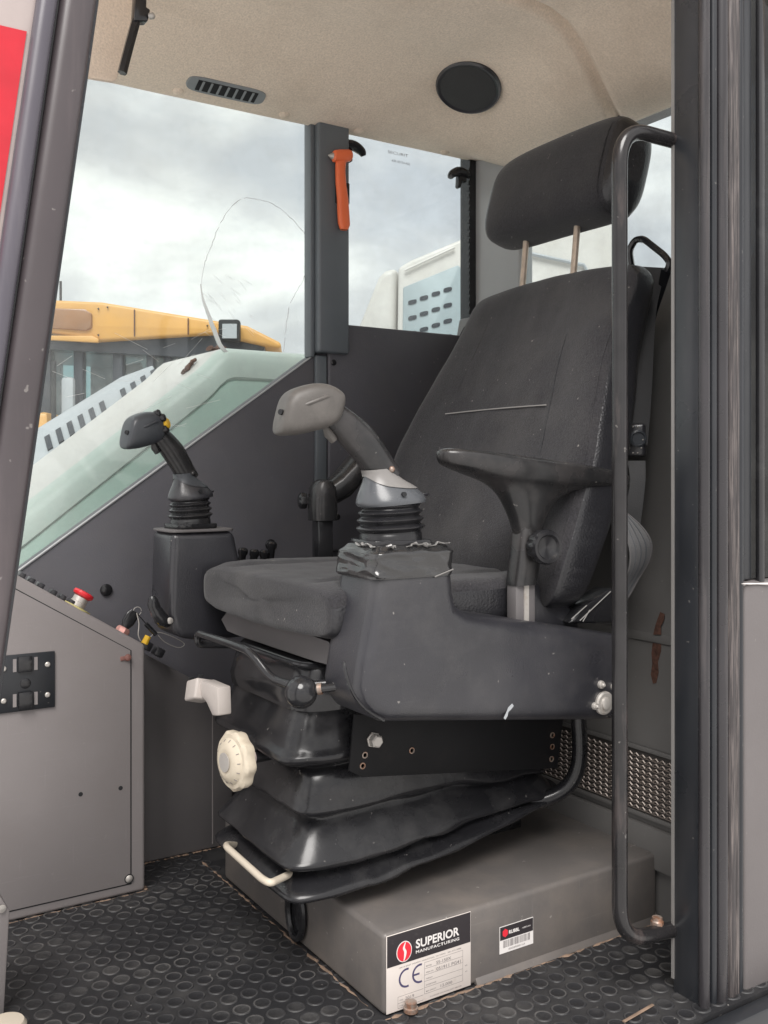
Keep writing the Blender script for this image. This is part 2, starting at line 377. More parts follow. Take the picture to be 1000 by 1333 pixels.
for yy in (1.44, 1.58):
    bm = B(); box(bm, .80, 1.23, yy, yy + .03, PZ, PZ + .022); obj('seat_rail', bm, M_['gloss'], pl, bevel=.002)

# manufacturer plate + barcode sticker
def text(name, s, x, z, width, m, parent, y, hgt=None, bold=0, italic=0, spacing=1):
    cu = bpy.data.curves.new(name, 'FONT'); cu.body = s; cu.size = 1; cu.offset = bold; cu.shear = italic; cu.space_character = spacing; cu.resolution_u = 3
    to = bpy.data.objects.new(name, cu); C.objects.link(to)
    me = bpy.data.meshes.new_from_object(to); bpy.data.objects.remove(to); bpy.data.curves.remove(cu)
    xs = [v.co.x for v in me.vertices]; ys = [v.co.y for v in me.vertices]
    sx = width / (max(xs) - min(xs)); sz = hgt / (max(ys) - min(ys)) if hgt else sx; x0, y0 = min(xs), min(ys)
    for v in me.vertices: v.co = ((v.co.x - x0) * sx + x, y, (v.co.y - y0) * sz + z)
    me.materials.append(m); me.name = name
    o = bpy.data.objects.new(name, me); C.objects.link(o); adopt(o, parent); return o
PWX, PWZ = .776, .004; PW, PH = .156, .115; py_ = PY0
plate = thing('data_plate', (PWX, py_, PWZ), 'white and black maker\'s data plate with red round logo on grey box', 'data plate')
bm = B(); box(bm, PWX, PWX + PW, py_ - .0012, py_ - .0002, PWZ, PWZ + PH); obj('backing', bm, M_['paper'], plate, bevel=.0003)
bm = B(); box(bm, PWX + .001, PWX + PW - .001, py_ - .0016, py_ - .0013, PWZ + PH - .047, PWZ + PH - .0008); obj('header', bm, M_['ink'], plate)
yt = py_ - .0019
lx, lz = PWX + .031, PWZ + PH - .0295
bm = B(); prism(bm, ell((lx, yt, lz), (1, 0, 0), (0, 0, 1), .0138, .0155, 32), (0, .0002, 0)); obj('logo_ring', bm, M_['print_w'], plate)
bm = B(); prism(bm, ell((lx, yt - .0003, lz), (1, 0, 0), (0, 0, 1), .0125, .0142, 32), (0, .0002, 0)); obj('logo_disc', bm, M_['logo'], plate)
bm = B()
sp = cat([(lx + .002, lz + .0135), (lx - .001, lz + .006), (lx + .0015, lz), (lx + .001, lz - .007), (lx - .001, lz - .0135)], 4)
wd = [.0006 + .0016 * math.sin(math.pi * i / (len(sp) - 1)) for i in range(len(sp))]
for i in range(len(sp) - 1):
    bm.faces.new([bm.verts.new((sp[j][0] + s * wd[j], yt - .0006, sp[j][1])) for j, s in ((i, -1), (i, 1), (i + 1, 1), (i + 1, -1))])
obj('logo_stripe', bm, M_['print_w'], plate)
text('lettering', 'SUPERIOR', PWX + .052, PWZ + PH - .031, .081, M_['print_w'], plate, yt, .0135, bold=.025)
text('lettering', 'MANUFACTURING', PWX + .052, PWZ + PH - .0385, .081, M_['print_w'], plate, yt, .0046, bold=.02, spacing=1.15)
yp = py_ - .0014
text('lettering', '10415 EAST HARDY, HOUSTON, TX 77093   281-372-3888', PWX + .022, PWZ + PH - .0535, .115, M_['print_g'], plate, yp, .0022, bold=.01)
bm = B()
for cx, ce in ((PWX + .036, 0), (PWX + .060, 1)):
    cz = PWZ + .045; arc = [rad(a) for a in range(75, 286, 15)]
    o_, i_ = .0145, .0115
    pts = [(cx + o_ * math.cos(a), yp, cz + o_ * math.sin(a)) for a in arc] + [(cx + i_ * math.cos(a), yp, cz + i_ * math.sin(a)) for a in reversed(arc)]
    prism(bm, pts, (0, .0001, 0))
    if ce: box(bm, cx - .012, cx - .001, yp, yp + .0001, cz - .0014, cz + .0014)
obj('ce_mark', bm, M_['print_b'], plate, smooth=False)
bm = B()
gx0, gx1 = PWX + .068, PWX + PW - .016
for i in range(6):
    zz = PWZ + .0585 - i * .0095; box(bm, gx0, gx1, yp, yp + .0001, zz, zz + .0004)
box(bm, gx0, gx0 + .0004, yp, yp + .0001, PWZ + .011, PWZ + .0589); box(bm, gx1, gx1 + .0004, yp, yp + .0001, PWZ + .011, PWZ + .0589)
for zz in (.020, .0105, .003): box(bm, PWX + .020, PWX + .066, yp, yp + .0001, PWZ + zz, PWZ + zz + .0004)
box(bm, PWX + .020, PWX + .0204, yp, yp + .0001, PWZ + .003, PWZ + .0204)
obj('form_lines', bm, M_['print_g'], plate, smooth=False)
for s, dx, dz, wdt, h, g in (('MODEL', .003, .0515, .011, .002, 1), ('SS-150X', .022, .0505, .028, .0048, 1), ('SERIAL NO.', .003, .042, .014, .002, 1), ('051911 PG41', .022, .0405, .046, .005, 1),
                          ('WEIGHT', .003, .0325, .012, .002, 1), ('KG', .077, .0325, .004, .002, 1), ('ENGINE POWER', .003, .023, .019, .002, 1), ('KW', .077, .023, .004, .002, 1), ('MAX. CAPACITY', .003, .0135, .019, .002, 1), ('12,000', .030, .0125, .022, .005, 1)):
    text('lettering', s, gx0 + dx, PWZ + dz, wdt, M_['print_g'], plate, yp, h, bold=.008)
text('lettering', 'YEAR', PWX + .0225, PWZ + .0135, .007, M_['print_g'], plate, yp, .002)
text('lettering', '2019', PWX + .033, PWZ + .0125, .016, M_['print_g'], plate, yp, .0048)
text('lettering', 'TYPE', PWX + .0225, PWZ + .005, .007, M_['print_g'], plate, yp, .002)
text('lettering', 'CE CONFORMS WITH MACHINE SAFETY DIRECTIVES', PWX + .078, PWZ + .0035, .06, M_['print_g'], plate, yp, .002)

BX, BZ, BW, BH = .990, .036, .070, .043
st = thing('barcode_sticker', (BX, py_, BZ), 'small black and white barcode sticker with red hexagon on grey box', 'sticker')
bm = B(); box(bm, BX, BX + BW, py_ - .0008, py_ - .0002, BZ, BZ + BH); obj('backing', bm, M_['print_w'], st)
bm = B(); box(bm, BX + .0008, BX + BW - .0008, py_ - .0012, py_ - .0009, BZ + BH * .5, BZ + BH - .0008); obj('header', bm, M_['ink'], st)
bm = B(); prism(bm, ell((BX + .011, py_ - .0015, BZ + BH * .74), (1, 0, 0), (0, 0, 1), .006, .0068, 6, ph=.5), (0, .0002, 0)); obj('logo', bm, M_['logo'], st)
text('lettering', 'RUBBL', BX + .0185, BZ + BH * .66, .022, M_['print_w'], st, py_ - .0014, .0058, bold=.04)
text('lettering', 'rubbl.com', BX + .046, BZ + BH * .70, .018, M_['print_w'], st, py_ - .0014, .0028)
bm = B(); x = BX + .007
while x < BX + BW - .007:
    wq = random.choice((.0006, .0006, .0011, .0017)); box(bm, x, x + wq, py_ - .0011, py_ - .001, BZ + .0085, BZ + BH * .46); x += wq + random.choice((.0006, .0009, .0014))
obj('barcode', bm, M_['print_g'], st, smooth=False)
text('lettering', '0045890081164', BX + .018, BZ + .003, .034, M_['print_g'], st, py_ - .0011, .003)

# ------------------------------------------------------------------ right wall with slanted sill, window pillar, panes
WY = 2.0
def sill(px_): return None
sl0 = Vector((.10, WY, .615 - (.434 - .10) * .711)); sl1 = Vector((1.074, WY, 1.07))
bm = B()
prism(bm, [(.10, WY, -.05), sl0, sl1, (1.10, WY, 1.085), (1.60, WY, 1.085), (1.60, WY, -.05)], (0, .05, 0))
wr = struct('wall_right', bm, M_['wall'], 'dark right wall of the cab below the slanted window sill', bevel=.006)
# padded trim panel behind the seat
bm = B(); prism(bm, [(1.112, 1.998, .62), (1.112, 1.998, 1.152), (1.62, 1.998, 1.152), (1.62, 1.998, .62)], (0, -.012, 0)); obj('trim_panel', bm, M_['wall'], wr, bevel=.007, seg=3)
bm = B(); box(bm, 1.080, 1.110, WY - .012, WY - .001, .60, 1.075); obj('cover_strip', bm, M_['wpillar'], wr, bevel=.004)
bm = B(); box(bm, .10, .12, WY - .01, WY - .002, 0.3, 0.31); obj('seam', bm, M_['wall'], wr)
for p in ((138, 768), (352, 709), (439, 673), (434, 472)):
    c = at(*p, Y=WY - .001 if p[0] < 430 else WY - .013); bm = B(); lathe(bm, c, (0, -1, 0), [(.0125 if p[0] < 400 else .007, 0), (.0125 if p[0] < 400 else .007, .003), (.008 if p[0] < 400 else .005, .005), (0, .0055)], 18)
    obj('hole_plug', bm, M_['gloss'], wr)
# sill bead
bm = B(); tube(bm, [sl0 + Vector((0, -.001, .003)), sl1 + Vector((0, -.001, .001))], .0022, 8); obj('window_gasket', bm, M_['cpillar'], wr)
# head rail above panes
bm = B(); box(bm, .10, 1.60, WY, WY + .05, 1.635, 1.75); obj('head_rail', bm, M_['wall'], wr)
# panes
bm = B(); prism(bm, [sl0 + Vector((0, .02, -.01)), sl1 + Vector((0, .02, -.01)), (1.074, WY + .02, 1.64), (.10, WY + .02, 1.64)], (0, .005, 0))
sw = struct('side_window', bm, G1, 'large cracked side window in front of the pillar', smooth=False)
bm = B(); prism(bm, [(1.16, WY + .02, 1.08), (1.54, WY + .02, 1.08), (1.54, WY + .02, 1.64), (1.16, WY + .02, 1.64)], (0, .005, 0))
sw2 = struct('side_window', bm, G2, 'small side window between the two pillars', smooth=False)
# crack
M_['crack'] = mat('crack_glass', (.75, .75, .74), .4, var=.1); M_['crackd'] = mat('crack_line', (.62, .63, .63), .4, var=.1)
bm = B()
for keysC in ([(262, 372), (266, 345), (275, 320), (290, 285), (310, 261), (335, 259), (360, 268), (385, 290), (402, 312)], [(402, 345), (392, 370), (378, 395), (372, 430), (369, 458)]):
    pc = [at(*p, Y=WY + .018) + Vector((random.uniform(-.0015, .0015), 0, random.uniform(-.0015, .0015))) for p in cat(keysC, 6)]
    i = 0
    while i < len(pc) - 2:
        n_s = random.randint(3, 8); seg_ = pc[i:i + n_s + 1]; tube(bm, seg_, [random.uniform(.0003, .0007) for _ in seg_], 5); i += n_s + (random.random() < .35)
obj('crack', bm, M_['crackd'], sw)
bm = B()
cr = cat([(261, 370), (264, 388), (270, 405), (277, 425), (286, 448), (294, 458)], 4)
tube(bm, [at(*p, Y=WY + .016) + Vector((random.uniform(-.0007, .0007), 0, 0)) for p in cr], [.003 + .009 * min(1, i / 12) for i in range(len(cr))], 8, flat=.12)
obj('sealant_smear', bm, M_['crack'], sw)
bm = B()
for i in range(26):
    a = at(270 + random.uniform(-8, 60), 350 + random.uniform(0, 85), Y=WY + .0185); l = random.uniform(.008, .03); an = random.uniform(.4, .9)
    tube(bm, [a, a + Vector((l * math.cos(an), 0, -l * math.sin(an)))], .00025, 4)
for i in range(20):
    a = at(random.uniform(60, 260), random.uniform(430, 560), Y=WY + .0185); l = random.uniform(.02, .09); an = random.uniform(-.6, .9)
    tube(bm, [a, a + Vector((l * math.cos(an), 0, l * math.sin(an)))], .00025, 4)
o = obj('scratches', bm, M_['crack'], sw); o['kind'] = 'stuff'
# faint print on small pane
text('lettering', 'SECURIT', at(505, 197, Y=WY + .018).x, at(505, 197, Y=WY + .018).z - .004, .06, M_['print_g'], sw2, WY + .018, .007)
text('lettering', '43R-00154 AS2', at(510, 204, Y=WY + .018).x, at(510, 204, Y=WY + .018).z - .012, .055, M_['print_g'], sw2, WY + .018, .006)
# window pillar
bm = B(); box(bm, 1.078, 1.16, WY - .03, WY + .045, 1.08, 1.66); wp = struct('window_pillar', bm, M_['wpillar'], 'dark pillar between the two side windows', bevel=.006, seg=3)
bm = B(); box(bm, 1.066, 1.078, WY - .012, WY + .02, 1.07, 1.62); obj('gasket', bm, M_['wpillar'], wp, bevel=.003)
bm = B(); box(bm, 1.160, 1.166, WY - .004, WY + .03, 1.09, 1.62); obj('gasket', bm, M_['gloss'], wp, bevel=.002)
# corner pillar and toothed gasket
bm = B(); prism(bm, [(1.548, WY + .03, 1.1), (1.548, WY - .035, 1.1), (1.575, WY - .115, 1.1), (1.575, WY - .15, 1.1), (1.62, WY - .15, 1.1), (1.62, WY + .03, 1.1)], (0, 0, .56))
cp = struct('corner_pillar', bm, M_['cpillar'], 'light grey rear corner pillar behind the headrest', bevel=.008, seg=3)
bm = B(); box(bm, 1.528, 1.547, WY - .01, WY + .03, 1.1, 1.63)
for i in range(26): box(bm, 1.522, 1.53, WY - .014, WY - .004, 1.16 + i * .0165, 1.169 + i * .0165)
obj('gasket', bm, M_['gloss'], cp)

# ------------------------------------------------------------------ rear wall, grille, rear window
bm = B()
prism(bm, [(1.36, 1.0, -.05), (1.36, 1.0, .504), (1.50, 1.0, 1.195), (1.66, 1.0, 1.195), (1.66, 1.0, -.05)], (0, 1.0, 0))
rw = struct('wall_rear', bm, M_['rear'], 'dark grey rear wall of the cab behind the seat', bevel=.006)
bm = B(); prism(bm, [(1.3595, 1.0, .494), (1.357, 1.0, .497), (1.357, 1.0, .505), (1.361, 1.0, .512)], (0, .995, 0)); obj('seam_strip', bm, M_['rear'], rw)
bm = B()
def patch(c, pts, nrm, th=.0012):
    vs_ = [Vector(c) + Vector((nrm * z, y, z)) for y, z in pts]
    prism(bm, vs_, (-th, 0, 0))
# rust patches above and below the seam
up = [at(*p, X=1.36) for p in ((857, 797), (863, 800), (863, 808), (860, 815), (862, 826), (852, 826), (853, 815), (855, 805))]
patch((0, 0, 0), [], 0) if False else prism(bm, [p + Vector(((p.z - .504) * .2026 - .0035, 0, 0)) for p in up], (-.001, 0, 0))
lo = [at(*p, X=1.36) for p in ((851, 832), (862, 832), (861, 848), (857, 862), (858, 875), (855, 889), (851, 890), (848, 878), (850, 864), (849, 850))]
prism(bm, [p + Vector((-.0005, 0, 0)) for p in lo], (-.001, 0, 0)); obj('rust_patch', bm, M_['rust'], rw, smooth=False)
# woven mesh grille
bm = B(); gz0, gz1, gy0, gy1 = .186, .291, 1.12, 1.70
box(bm, 1.3575, 1.3595, gy0 - .006, gy1, gz0 - .006, gz1 + .006); obj('grille_backing', bm, mat('grille_back', (.05, .045, .042), .8), rw)
bm = B()
nr = 11
for r in range(nr):
    z = gz0 + (r + .5) * (gz1 - gz0) / nr; yy = gy0
    while yy < gy1:
        k = 0
        ln = .0135; pts = [(1.3555, yy, z - .0028), (1.3545, yy + ln * .35, z + .0018), (1.3555, yy + ln * .7, z - .0004), (1.3565, yy + ln, z - .0034)]
        tube(bm, pts, .0015, 4); yy += .0155
    tube(bm, [(1.357, gy0, z - .005), (1.357, gy1, z - .005)], .001, 4)
o = obj('mesh_grille', bm, M_['plinth'] if False else mat('grille_metal', (.34, .29, .26), .45, metal=.3, var=.2, dirt=(.3, .24, .2), ds=30), rw); o['kind'] = 'stuff'
bm = B(); box(bm, 1.354, 1.3575, gy0 - .012, gy1, gz1 + .004, gz1 + .012); box(bm, 1.354, 1.3575, gy0 - .012, gy1, gz0 - .012, gz0 - .004); box(bm, 1.3535, 1.3575, gy0 - .013, gy0 - .005, gz0 - .013, gz1 + .013); obj('grille_frame', bm, M_['rear'], rw, bevel=.001)
bm = B(); box(bm, 1.345, 1.359, 1.0, 1.95, PZ - .03, .165); obj('kick_plate', bm, M_['rear'], rw, bevel=.004)
# rear window
bm = B(); box(bm, 1.585, 1.59, 1.0, 1.98, 1.19, 1.62); rwin = struct('rear_window', bm, G2, 'rear window behind the headrest', smooth=False)
bm = B(); box(bm, 1.58, 1.66, .96, 2.0, 1.575, 1.75); obj('head_rail', bm, M_['wall'], rw)

# ------------------------------------------------------------------ ceiling and roof
def sm(t): t = max(0, min(1, t)); return t * t * (3 - 2 * t)
groove = [at(*p, Z=1.68) for p in cat([(520, -40), (600, -18), (650, 0), (700, 18), (745, 38), (785, 66), (805, 92), (815, 115), (812, 135)], 40)]
def zc(x, y):
    base = 1.605 - .045 * sm((x - 1.3) / .25) * sm((2.0 - y) / .14)
    r = .085 * sm((1.58 - x) / .34) * sm((2.0 - y) / .34)
    d = min((g.x - x) ** 2 + (g.y - y) ** 2 for g in groove)
    z = base + r + .024 * math.exp(-d / .00014) + .0008 * noise.noise(Vector((x * 9, y * 9, 0)))
    return z
bm = B(); nx, ny = 200, 150; g = []
for i in range(nx + 1):
    x = .20 + 1.39 * i / nx
    g.append([bm.verts.new((x, .93 + 1.07 * j / ny, zc(x, .93 + 1.07 * j / ny))) for j in range(ny + 1)])
for i in range(nx):
    for j in range(ny): bm.faces.new((g[i][j], g[i][j + 1], g[i + 1][j + 1], g[i + 1][j]))
# rolled lower lips along the right and the rear
for run in ([g[i][ny] for i in range(nx + 1)], [g[nx][j] for j in range(ny + 1)]):
    dn = [bm.verts.new(v.co + Vector((.004 if run[0] is not g[0][ny] else 0, .004 if run[0] is g[0][ny] else 0, .04))) for v in run]
    for i in range(len(run) - 1): bm.faces.new((run[i], run[i + 1], dn[i + 1], dn[i]))
ceil = struct('ceiling', bm, M_['felt'], 'beige felt headliner with a moulded groove', ang=80)
bm = B(); box(bm, .15, 1.70, .93, 2.06, 1.75, 1.82); struct('roof', bm, M_['mwhite'], 'outer roof of the cab', bevel=.02)
def cnorm(x, y, h=.02): return Vector((zc(x + h, y) - zc(x - h, y), zc(x, y + h) - zc(x, y - h), -2 * h)).normalized()
# speaker
c = at(611, 139, Z=1.615); c.z = zc(c.x, c.y); n_ = (cnorm(c.x, c.y, .05) + Vector((-.08, -.08, 0))).normalized(); c = c + n_ * .010
sp_ = thing('ceiling_speaker', c, 'round black speaker grille in the beige headliner', 'speaker')
bm = B(); lathe(bm, c, n_, [(.073, -.02), (.073, .006), (.069, .010), (.066, .008)], 40); obj('rim', bm, M_['plastic'], sp_)
bm = B(); lathe(bm, c, n_, [(.0655, .004), (.062, .0085), (.045, .0115), (.02, .013), (0, .0132)], 40); obj('grille', bm, mat('speaker_cloth', (.035, .035, .036), .7, bump=.8, bs=700), sp_)
# air vent
c = (at(258, 97, Z=1.615) + at(350, 118, Z=1.615)) / 2; c.y = 1.925; c.z = zc(c.x, c.y) - .002
vt = thing('air_vent', c, 'dark slotted vent set in the headliner above the side window', 'vent')
n_ = Vector((0, -.42, -.9)).normalized(); u = Vector((1, 0, .0)); v = n_.cross(u).normalized(); Rm = Matrix((u, v, n_)).transposed()
bm = B(); prism(bm, [c + u * a + v * b - n_ * .01 for a, b in [(p[0], p[1]) for p in [(.088 * math.copysign(abs(math.cos(t)) ** .35, math.cos(t)), .021 * math.copysign(abs(math.sin(t)) ** .6, math.sin(t))) for t in [2 * math.pi * k / 32 for k in range(32)]]]], n_ * .014); obj('frame', bm, mat('vent_grey', (.24, .26, .27), .5), vt, bevel=.002)
bm = B(); obox(bm, c + n_ * .0045, .135, .027, .002, Rm); obj('opening', bm, M_['dark'], vt)
for i in range(7):
    bm = B(); obox(bm, c + u * (-.056 + i * .0187) + n_ * .0055, .005, .026, .004, Rm); obj('louvre', bm, MATS['vent_grey'], vt, bevel=.001)
# trim clips on the headliner edge
for p in ((232, 110), (370, 140), (467, 168), (580, 199)):
    c = at(*p, Y=1.97); c.z = zc(c.x, c.y); bm = B(); lathe(bm, c, (0, -.4, -1), [(.012, -.004), (.012, .002), (.008, .005), (0, .006)], 16); obj('trim_clip', bm, M_['felt'], ceil)
# beige visor flap and its dark bar
c0 = at(100, 60, Y=1.93)
bm = B(); prism(bm, [at(*p, Y=1.60) for p in ((60, -40), (176, -40), (172, 40), (158, 84), (152, 104), (146, 106), (60, 92))], (0, .010, 0))
vis = tag(obj('headliner_flap', bm, M_['felt'], bevel=.003), 'beige felt flap hanging beside the front pillar', 'trim flap')
bar = thing('blind_bar', at(178, 60, Y=1.5), 'thin black bar with bracket hanging in front of the beige flap', 'blind bar')
bm = B(); tube(bm, [at(159, 95, Y=1.5), at(168, 60, Y=1.5), at(177, 27, Y=1.5)], .0075, 6); obj('rail', bm, M_['gloss'], bar)
bm = B(); prism(bm, [at(*p, Y=1.49) for p in ((178, -20), (192, -20), (191, 9), (196, 12), (193, 27), (175, 26))], (0, .02, 0)); obj('bracket', bm, M_['gloss'], bar, bevel=.002)
bm = B(); lathe(bm, at(195, 21, Y=1.49), (.6, -.7, 0), [(.005, 0), (.005, .006), (.003, .008), (0, .008)], 12); obj('screw', bm, M_['steel'], bar)

# ------------------------------------------------------------------ escape hammer and window catches
def catch(px_, py_c, flip, label):
    c = at(px_, py_c, Y=WY - .01); t = thing('window_catch', c, label, 'window catch', 'black catches at the top of the small side window')
    bm = B(); k = flip
    pts = cat([(k * .030, 0, .014), (k * .012, -.004, .017), (-k * .008, -.006, .016), (-k * .026, -.008, .006), (-k * .032, -.008, -.004)], 4)
    tube(bm, [c + Vector((a, b, z)) for a, b, z in pts], [.006 + .009 * math.sin(math.pi * min(1, (i + 3) / (len(pts) + 3))) for i in range(len(pts))], 10, flat=.8); obj('handle', bm, M_['gloss'], t)
    bm = B(); prism(bm, [c + Vector((k * x, -.006, z)) for x, z in ((-.002, .012), (.022, .012), (.022, -.006), (.010, -.004), (.002, -.024), (-.004, -.02))], (0, .016, 0)); obj('bracket', bm, M_['gloss'], t, bevel=.002)
catch(597, 233, 1, 'black catch at the rear upper corner of the small side window')
catch(456, 199, -1, 'black catch behind the orange hammer on the pillar')
hm = thing('escape_hammer', at(446, 250, Y=WY - .045), 'orange emergency escape hammer clipped to the dark window pillar', 'hammer')
bm = B(); P = lambda x, y_: at(x, y_, Y=WY - .045)
rings = []
for px1, py1, wpx in ((444, 206, 7), (443, 222, 6.5), (444, 240, 7), (446, 258, 7.5), (447, 276, 8), (448, 292, 8), (448, 299, 5)):
    rings.append(ell(P(px1, py1), (1, 0, 0), (0, 1, 0), wpx * .00182, .008, 16, 3))
loft(bm, rings); obj('handle', bm, M_['orange'], hm)
bm = B(); loft(bm, [ell(P(x, 203), (0, 1, 0), (0, 0, 1), .012 * s, .0145 * s, 16, 3) for x, s in ((433, .55), (435, .9), (440, 1), (452, 1), (456, .85), (458, .5))]); obj('head', bm, M_['orange'], hm)
bm = B(); lathe(bm, P(433, 203), (-1, 0, 0), [(.008, 0), (.006, .004), (.001, .011)], 12); obj('steel_tip', bm, M_['steel'], hm)
bm = B(); obox(bm, P(449, 250) + Vector((0, .014, 0)), .034, .018, .05); obj('clip', bm, M_['gloss'], hm, bevel=.003)

# ------------------------------------------------------------------ front console
CY = 1.828
cs = thing('side_console', (.4, 1.9, 0), 'grey sheet metal console with sloping top along the right wall', 'console')
def ctop(x): return .617 - (x - .39) * .6266
bm = B(); prism(bm, [(.05, CY, .001), (.05, CY, ctop(.05)), (.622, CY, ctop(.622)), (.622, CY, .001)], (0, .165, 0)); obj('body', bm, M_['panel'], cs, bevel=.007, seg=3)
bm = B(); prism(bm, [(.05, CY - .0025, .022), (.05, CY - .0025, ctop(.05) - .03), (.592, CY - .0025, ctop(.592) - .026), (.592, CY - .0025, .022)], (0, .0024, 0)); obj('cover_plate', bm, M_['panel'], cs, bevel=.001)
bm = B()
prism(bm, [(.05, CY - .0006, ctop(.05) - .030), (.05, CY - .0006, ctop(.05) - .027), (.5945, CY - .0006, ctop(.5945) - .0245), (.5945, CY - .0006, .0195), (.05, CY - .0006, .0195), (.05, CY - .0006, .022), (.592, CY - .0006, .022), (.592, CY - .0006, ctop(.592) - .026)], (0, .0005, 0)); obj('joint', bm, M_['dark'], cs, smooth=False)
bm = B(); prism(bm, [(.623, 1.958, .001), (.623, 1.958, ctop(.623) - .014), (.86, 1.958, .31), (.86, 1.958, .001)], (0, .04, 0)); obj('rear_section', bm, M_['panel2'], cs, bevel=.004)
bm = B(); box(bm, .812, .814, 1.9565, 1.9578, .01, .33); obj('rear_joint', bm, M_['panel'], cs)
for p, s in (((168, 1144), 1), ((105, 1034), .7), ((157, 1026), .7)):
    bm = B(); c = at(*p, Y=CY - .0025)
    if s == 1:
        lathe(bm, c, (0, -1, 0), [(.007, 0), (.007, .001), (.004, .003), (0, .0035)], 14); obj('screw', bm, M_['steel'], cs)
        bm = B(); lathe(bm, c, (0, -1, 0), [(.009, 0), (.009, .0008), (.007, .0009)], 14); obj('washer', bm, M_['dark'], cs)
    else:
        lathe(bm, c, (0, -1, 0), [(.0042, 0), (.0042, .0004), (0, .0004)], 12); obj('hole', bm, M_['dark'], cs)
bm = B(); c = at(162, 857, Y=CY - .0025); obox(bm, c, .016, .005, .008); lathe(bm, c + Vector((.006, -.002, .001)), (0, -1, 0), [(.006, 0), (.006, .004), (0, .005)], 10); obj('latch', bm, mat('latch_rust', (.2, .09, .075), .5, var=.3, vs=80), cs, bevel=.001)
for i in range(6):
    x = .40 + i * .0165 + (.006 if i > 2 else 0); bm = B(); a = -math.atan(.6266)
    obox(bm, (x, 1.86, ctop(x) + .004), .012, .022, .012, Matrix.Rotation(-a, 3, 'Y')); obj('rocker_switch', bm, M_['plastic'], cs, bevel=.002)
bm = B(); obox(bm, (.507, 1.885, ctop(.507) + .006), .022, .03, .018, Matrix.Rotation(math.atan(.6266), 3, 'Y')); obj('switch_block', bm, M_['plastic'], cs, bevel=.003)
for x in (.66, .685):
    bm = B(); obox(bm, (x, 1.935, ctop(x) + .004), .02, .025, .018, Matrix.Rotation(math.atan(.6266), 3, 'Y')); obj('rear_switch', bm, M_['plastic'], cs, bevel=.003)
axn = Vector((.53, 0, .85)).normalized()
c = at(98, 785, Y=1.862); c.z = ctop(c.x) - .001
es = thing('emergency_stop', c, 'red mushroom emergency stop button on the sloping console', 'stop button')
bm = B(); lathe(bm, c, axn, [(.03, 0), (.03, .003), (.02, .004), (0, .004)], 24); obj('legend_ring', bm, M_['olive'], es)
bm = B(); lathe(bm, c, axn, [(.0155, .003), (.0155, .012), (.0145, .013), (.0145, .022), (0, .022)], 24); obj('collar', bm, M_['steel'], es)
bm = B(); lathe(bm, c, axn, [(.012, .021), (.019, .025), (.0205, .029), (.019, .033), (.012, .0345), (0, .034)], 28); obj('cap', bm, M_['red'], es)
c = at(158, 818, Y=1.862); c.z = ctop(c.x) - .001
ky = thing('ignition_key', c, 'black ignition key standing in its switch on the console with wire key ring', 'key')
bm = B(); lathe(bm, c, axn, [(.014, 0), (.014, .008), (.011, .012), (0, .012)], 8); obj('switch_barrel', bm, M_['pink'], ky)
bm = B(); ks = c + axn * .01; kt = c + axn * .042 + Vector((.004, 0, .004))
loft(bm, [ell(ks.lerp(kt, t), Vector((.85, 0, -.53)), (0, 1, 0), r_, .005, 16, 3) for t, r_ in ((0, .006), (.15, .009), (.35, .0125), (.8, .0125), (1, .009))]); obj('key_head', bm, M_['gloss'], ky)
bm = B(); ring = [kt + Vector((.008 * math.cos(a) + .006, .002, .008 * math.sin(a))) for a in [i * .3 for i in range(21)]]; tube(bm, ring, .0008, 5)
tube(bm, [at(*p, Y=1.85) for p in cat([(178, 798), (181, 812), (180, 826), (183, 834)], 3)], .0012, 5); obj('key_ring', bm, M_['steel'], ky)
bm = B(); tube(bm, [at(190, 812, Y=1.86), at(203, 826, Y=1.86)], .0045, 8); tube(bm, [at(178, 798, Y=1.86), at(190, 812, Y=1.86)], .001, 5); obj('key_fob', bm, M_['gloss'], ky)
bm = B(); tube(bm, [at(*p, Y=1.88) for p in cat([(196, 829), (205, 823), (225, 829), (240, 838), (232, 843), (215, 836), (206, 827)], 4)], .0009, 5); obj('wire_loop', bm, M_['steel'], ky)
bm = B(); tube(bm, [at(188, 838, Y=1.865), at(193, 828, Y=1.865)], [.007, .006], 10); yt_ = tag(obj('cable_tag', bm, M_['yellow']), 'small yellow cable tag at the edge of the console', 'cable tag')
# bracket plate on the console
br = thing('mounting_bracket', (.4, CY, .42), 'dark metal mounting plate screwed to the front console panel', 'bracket')
y0_ = CY - .0027
bm = B(); box(bm, .30, .451, y0_ - .004, y0_, .376, .478); obj('plate', bm, M_['pillar'], br, bevel=.0015)
for xx in (.3775, .414):
    for zz in (.385, .4475):
        bm = B(); box(bm, xx, xx + .006, y0_ - .0052, y0_ - .0042, zz, zz + .023); obj('slot', bm, M_['panel'], br)
bm = B(); box(bm, .386, .410, y0_ - .009, y0_ - .0042, .446, .474); box(bm, .387, .411, y0_ - .010, y0_ - .0042, .380, .410); lathe(bm, (.399, y0_ - .004, .425), (0, -1, 0), [(.009, 0), (.009, .001), (0, .0012)], 18); obj('slider', bm, M_['gloss'], br, bevel=.0015)
for xx, zz in ((.4375, .455), (.4375, .4), (.362, .398), (.362, .455)):
    bm = B(); lathe(bm, (xx, y0_ - .004, zz), (0, -1, 0), [(.0048, 0), (.0048, .0015), (.003, .003), (0, .003)], 12); obj('screw', bm, M_['steel'], br)

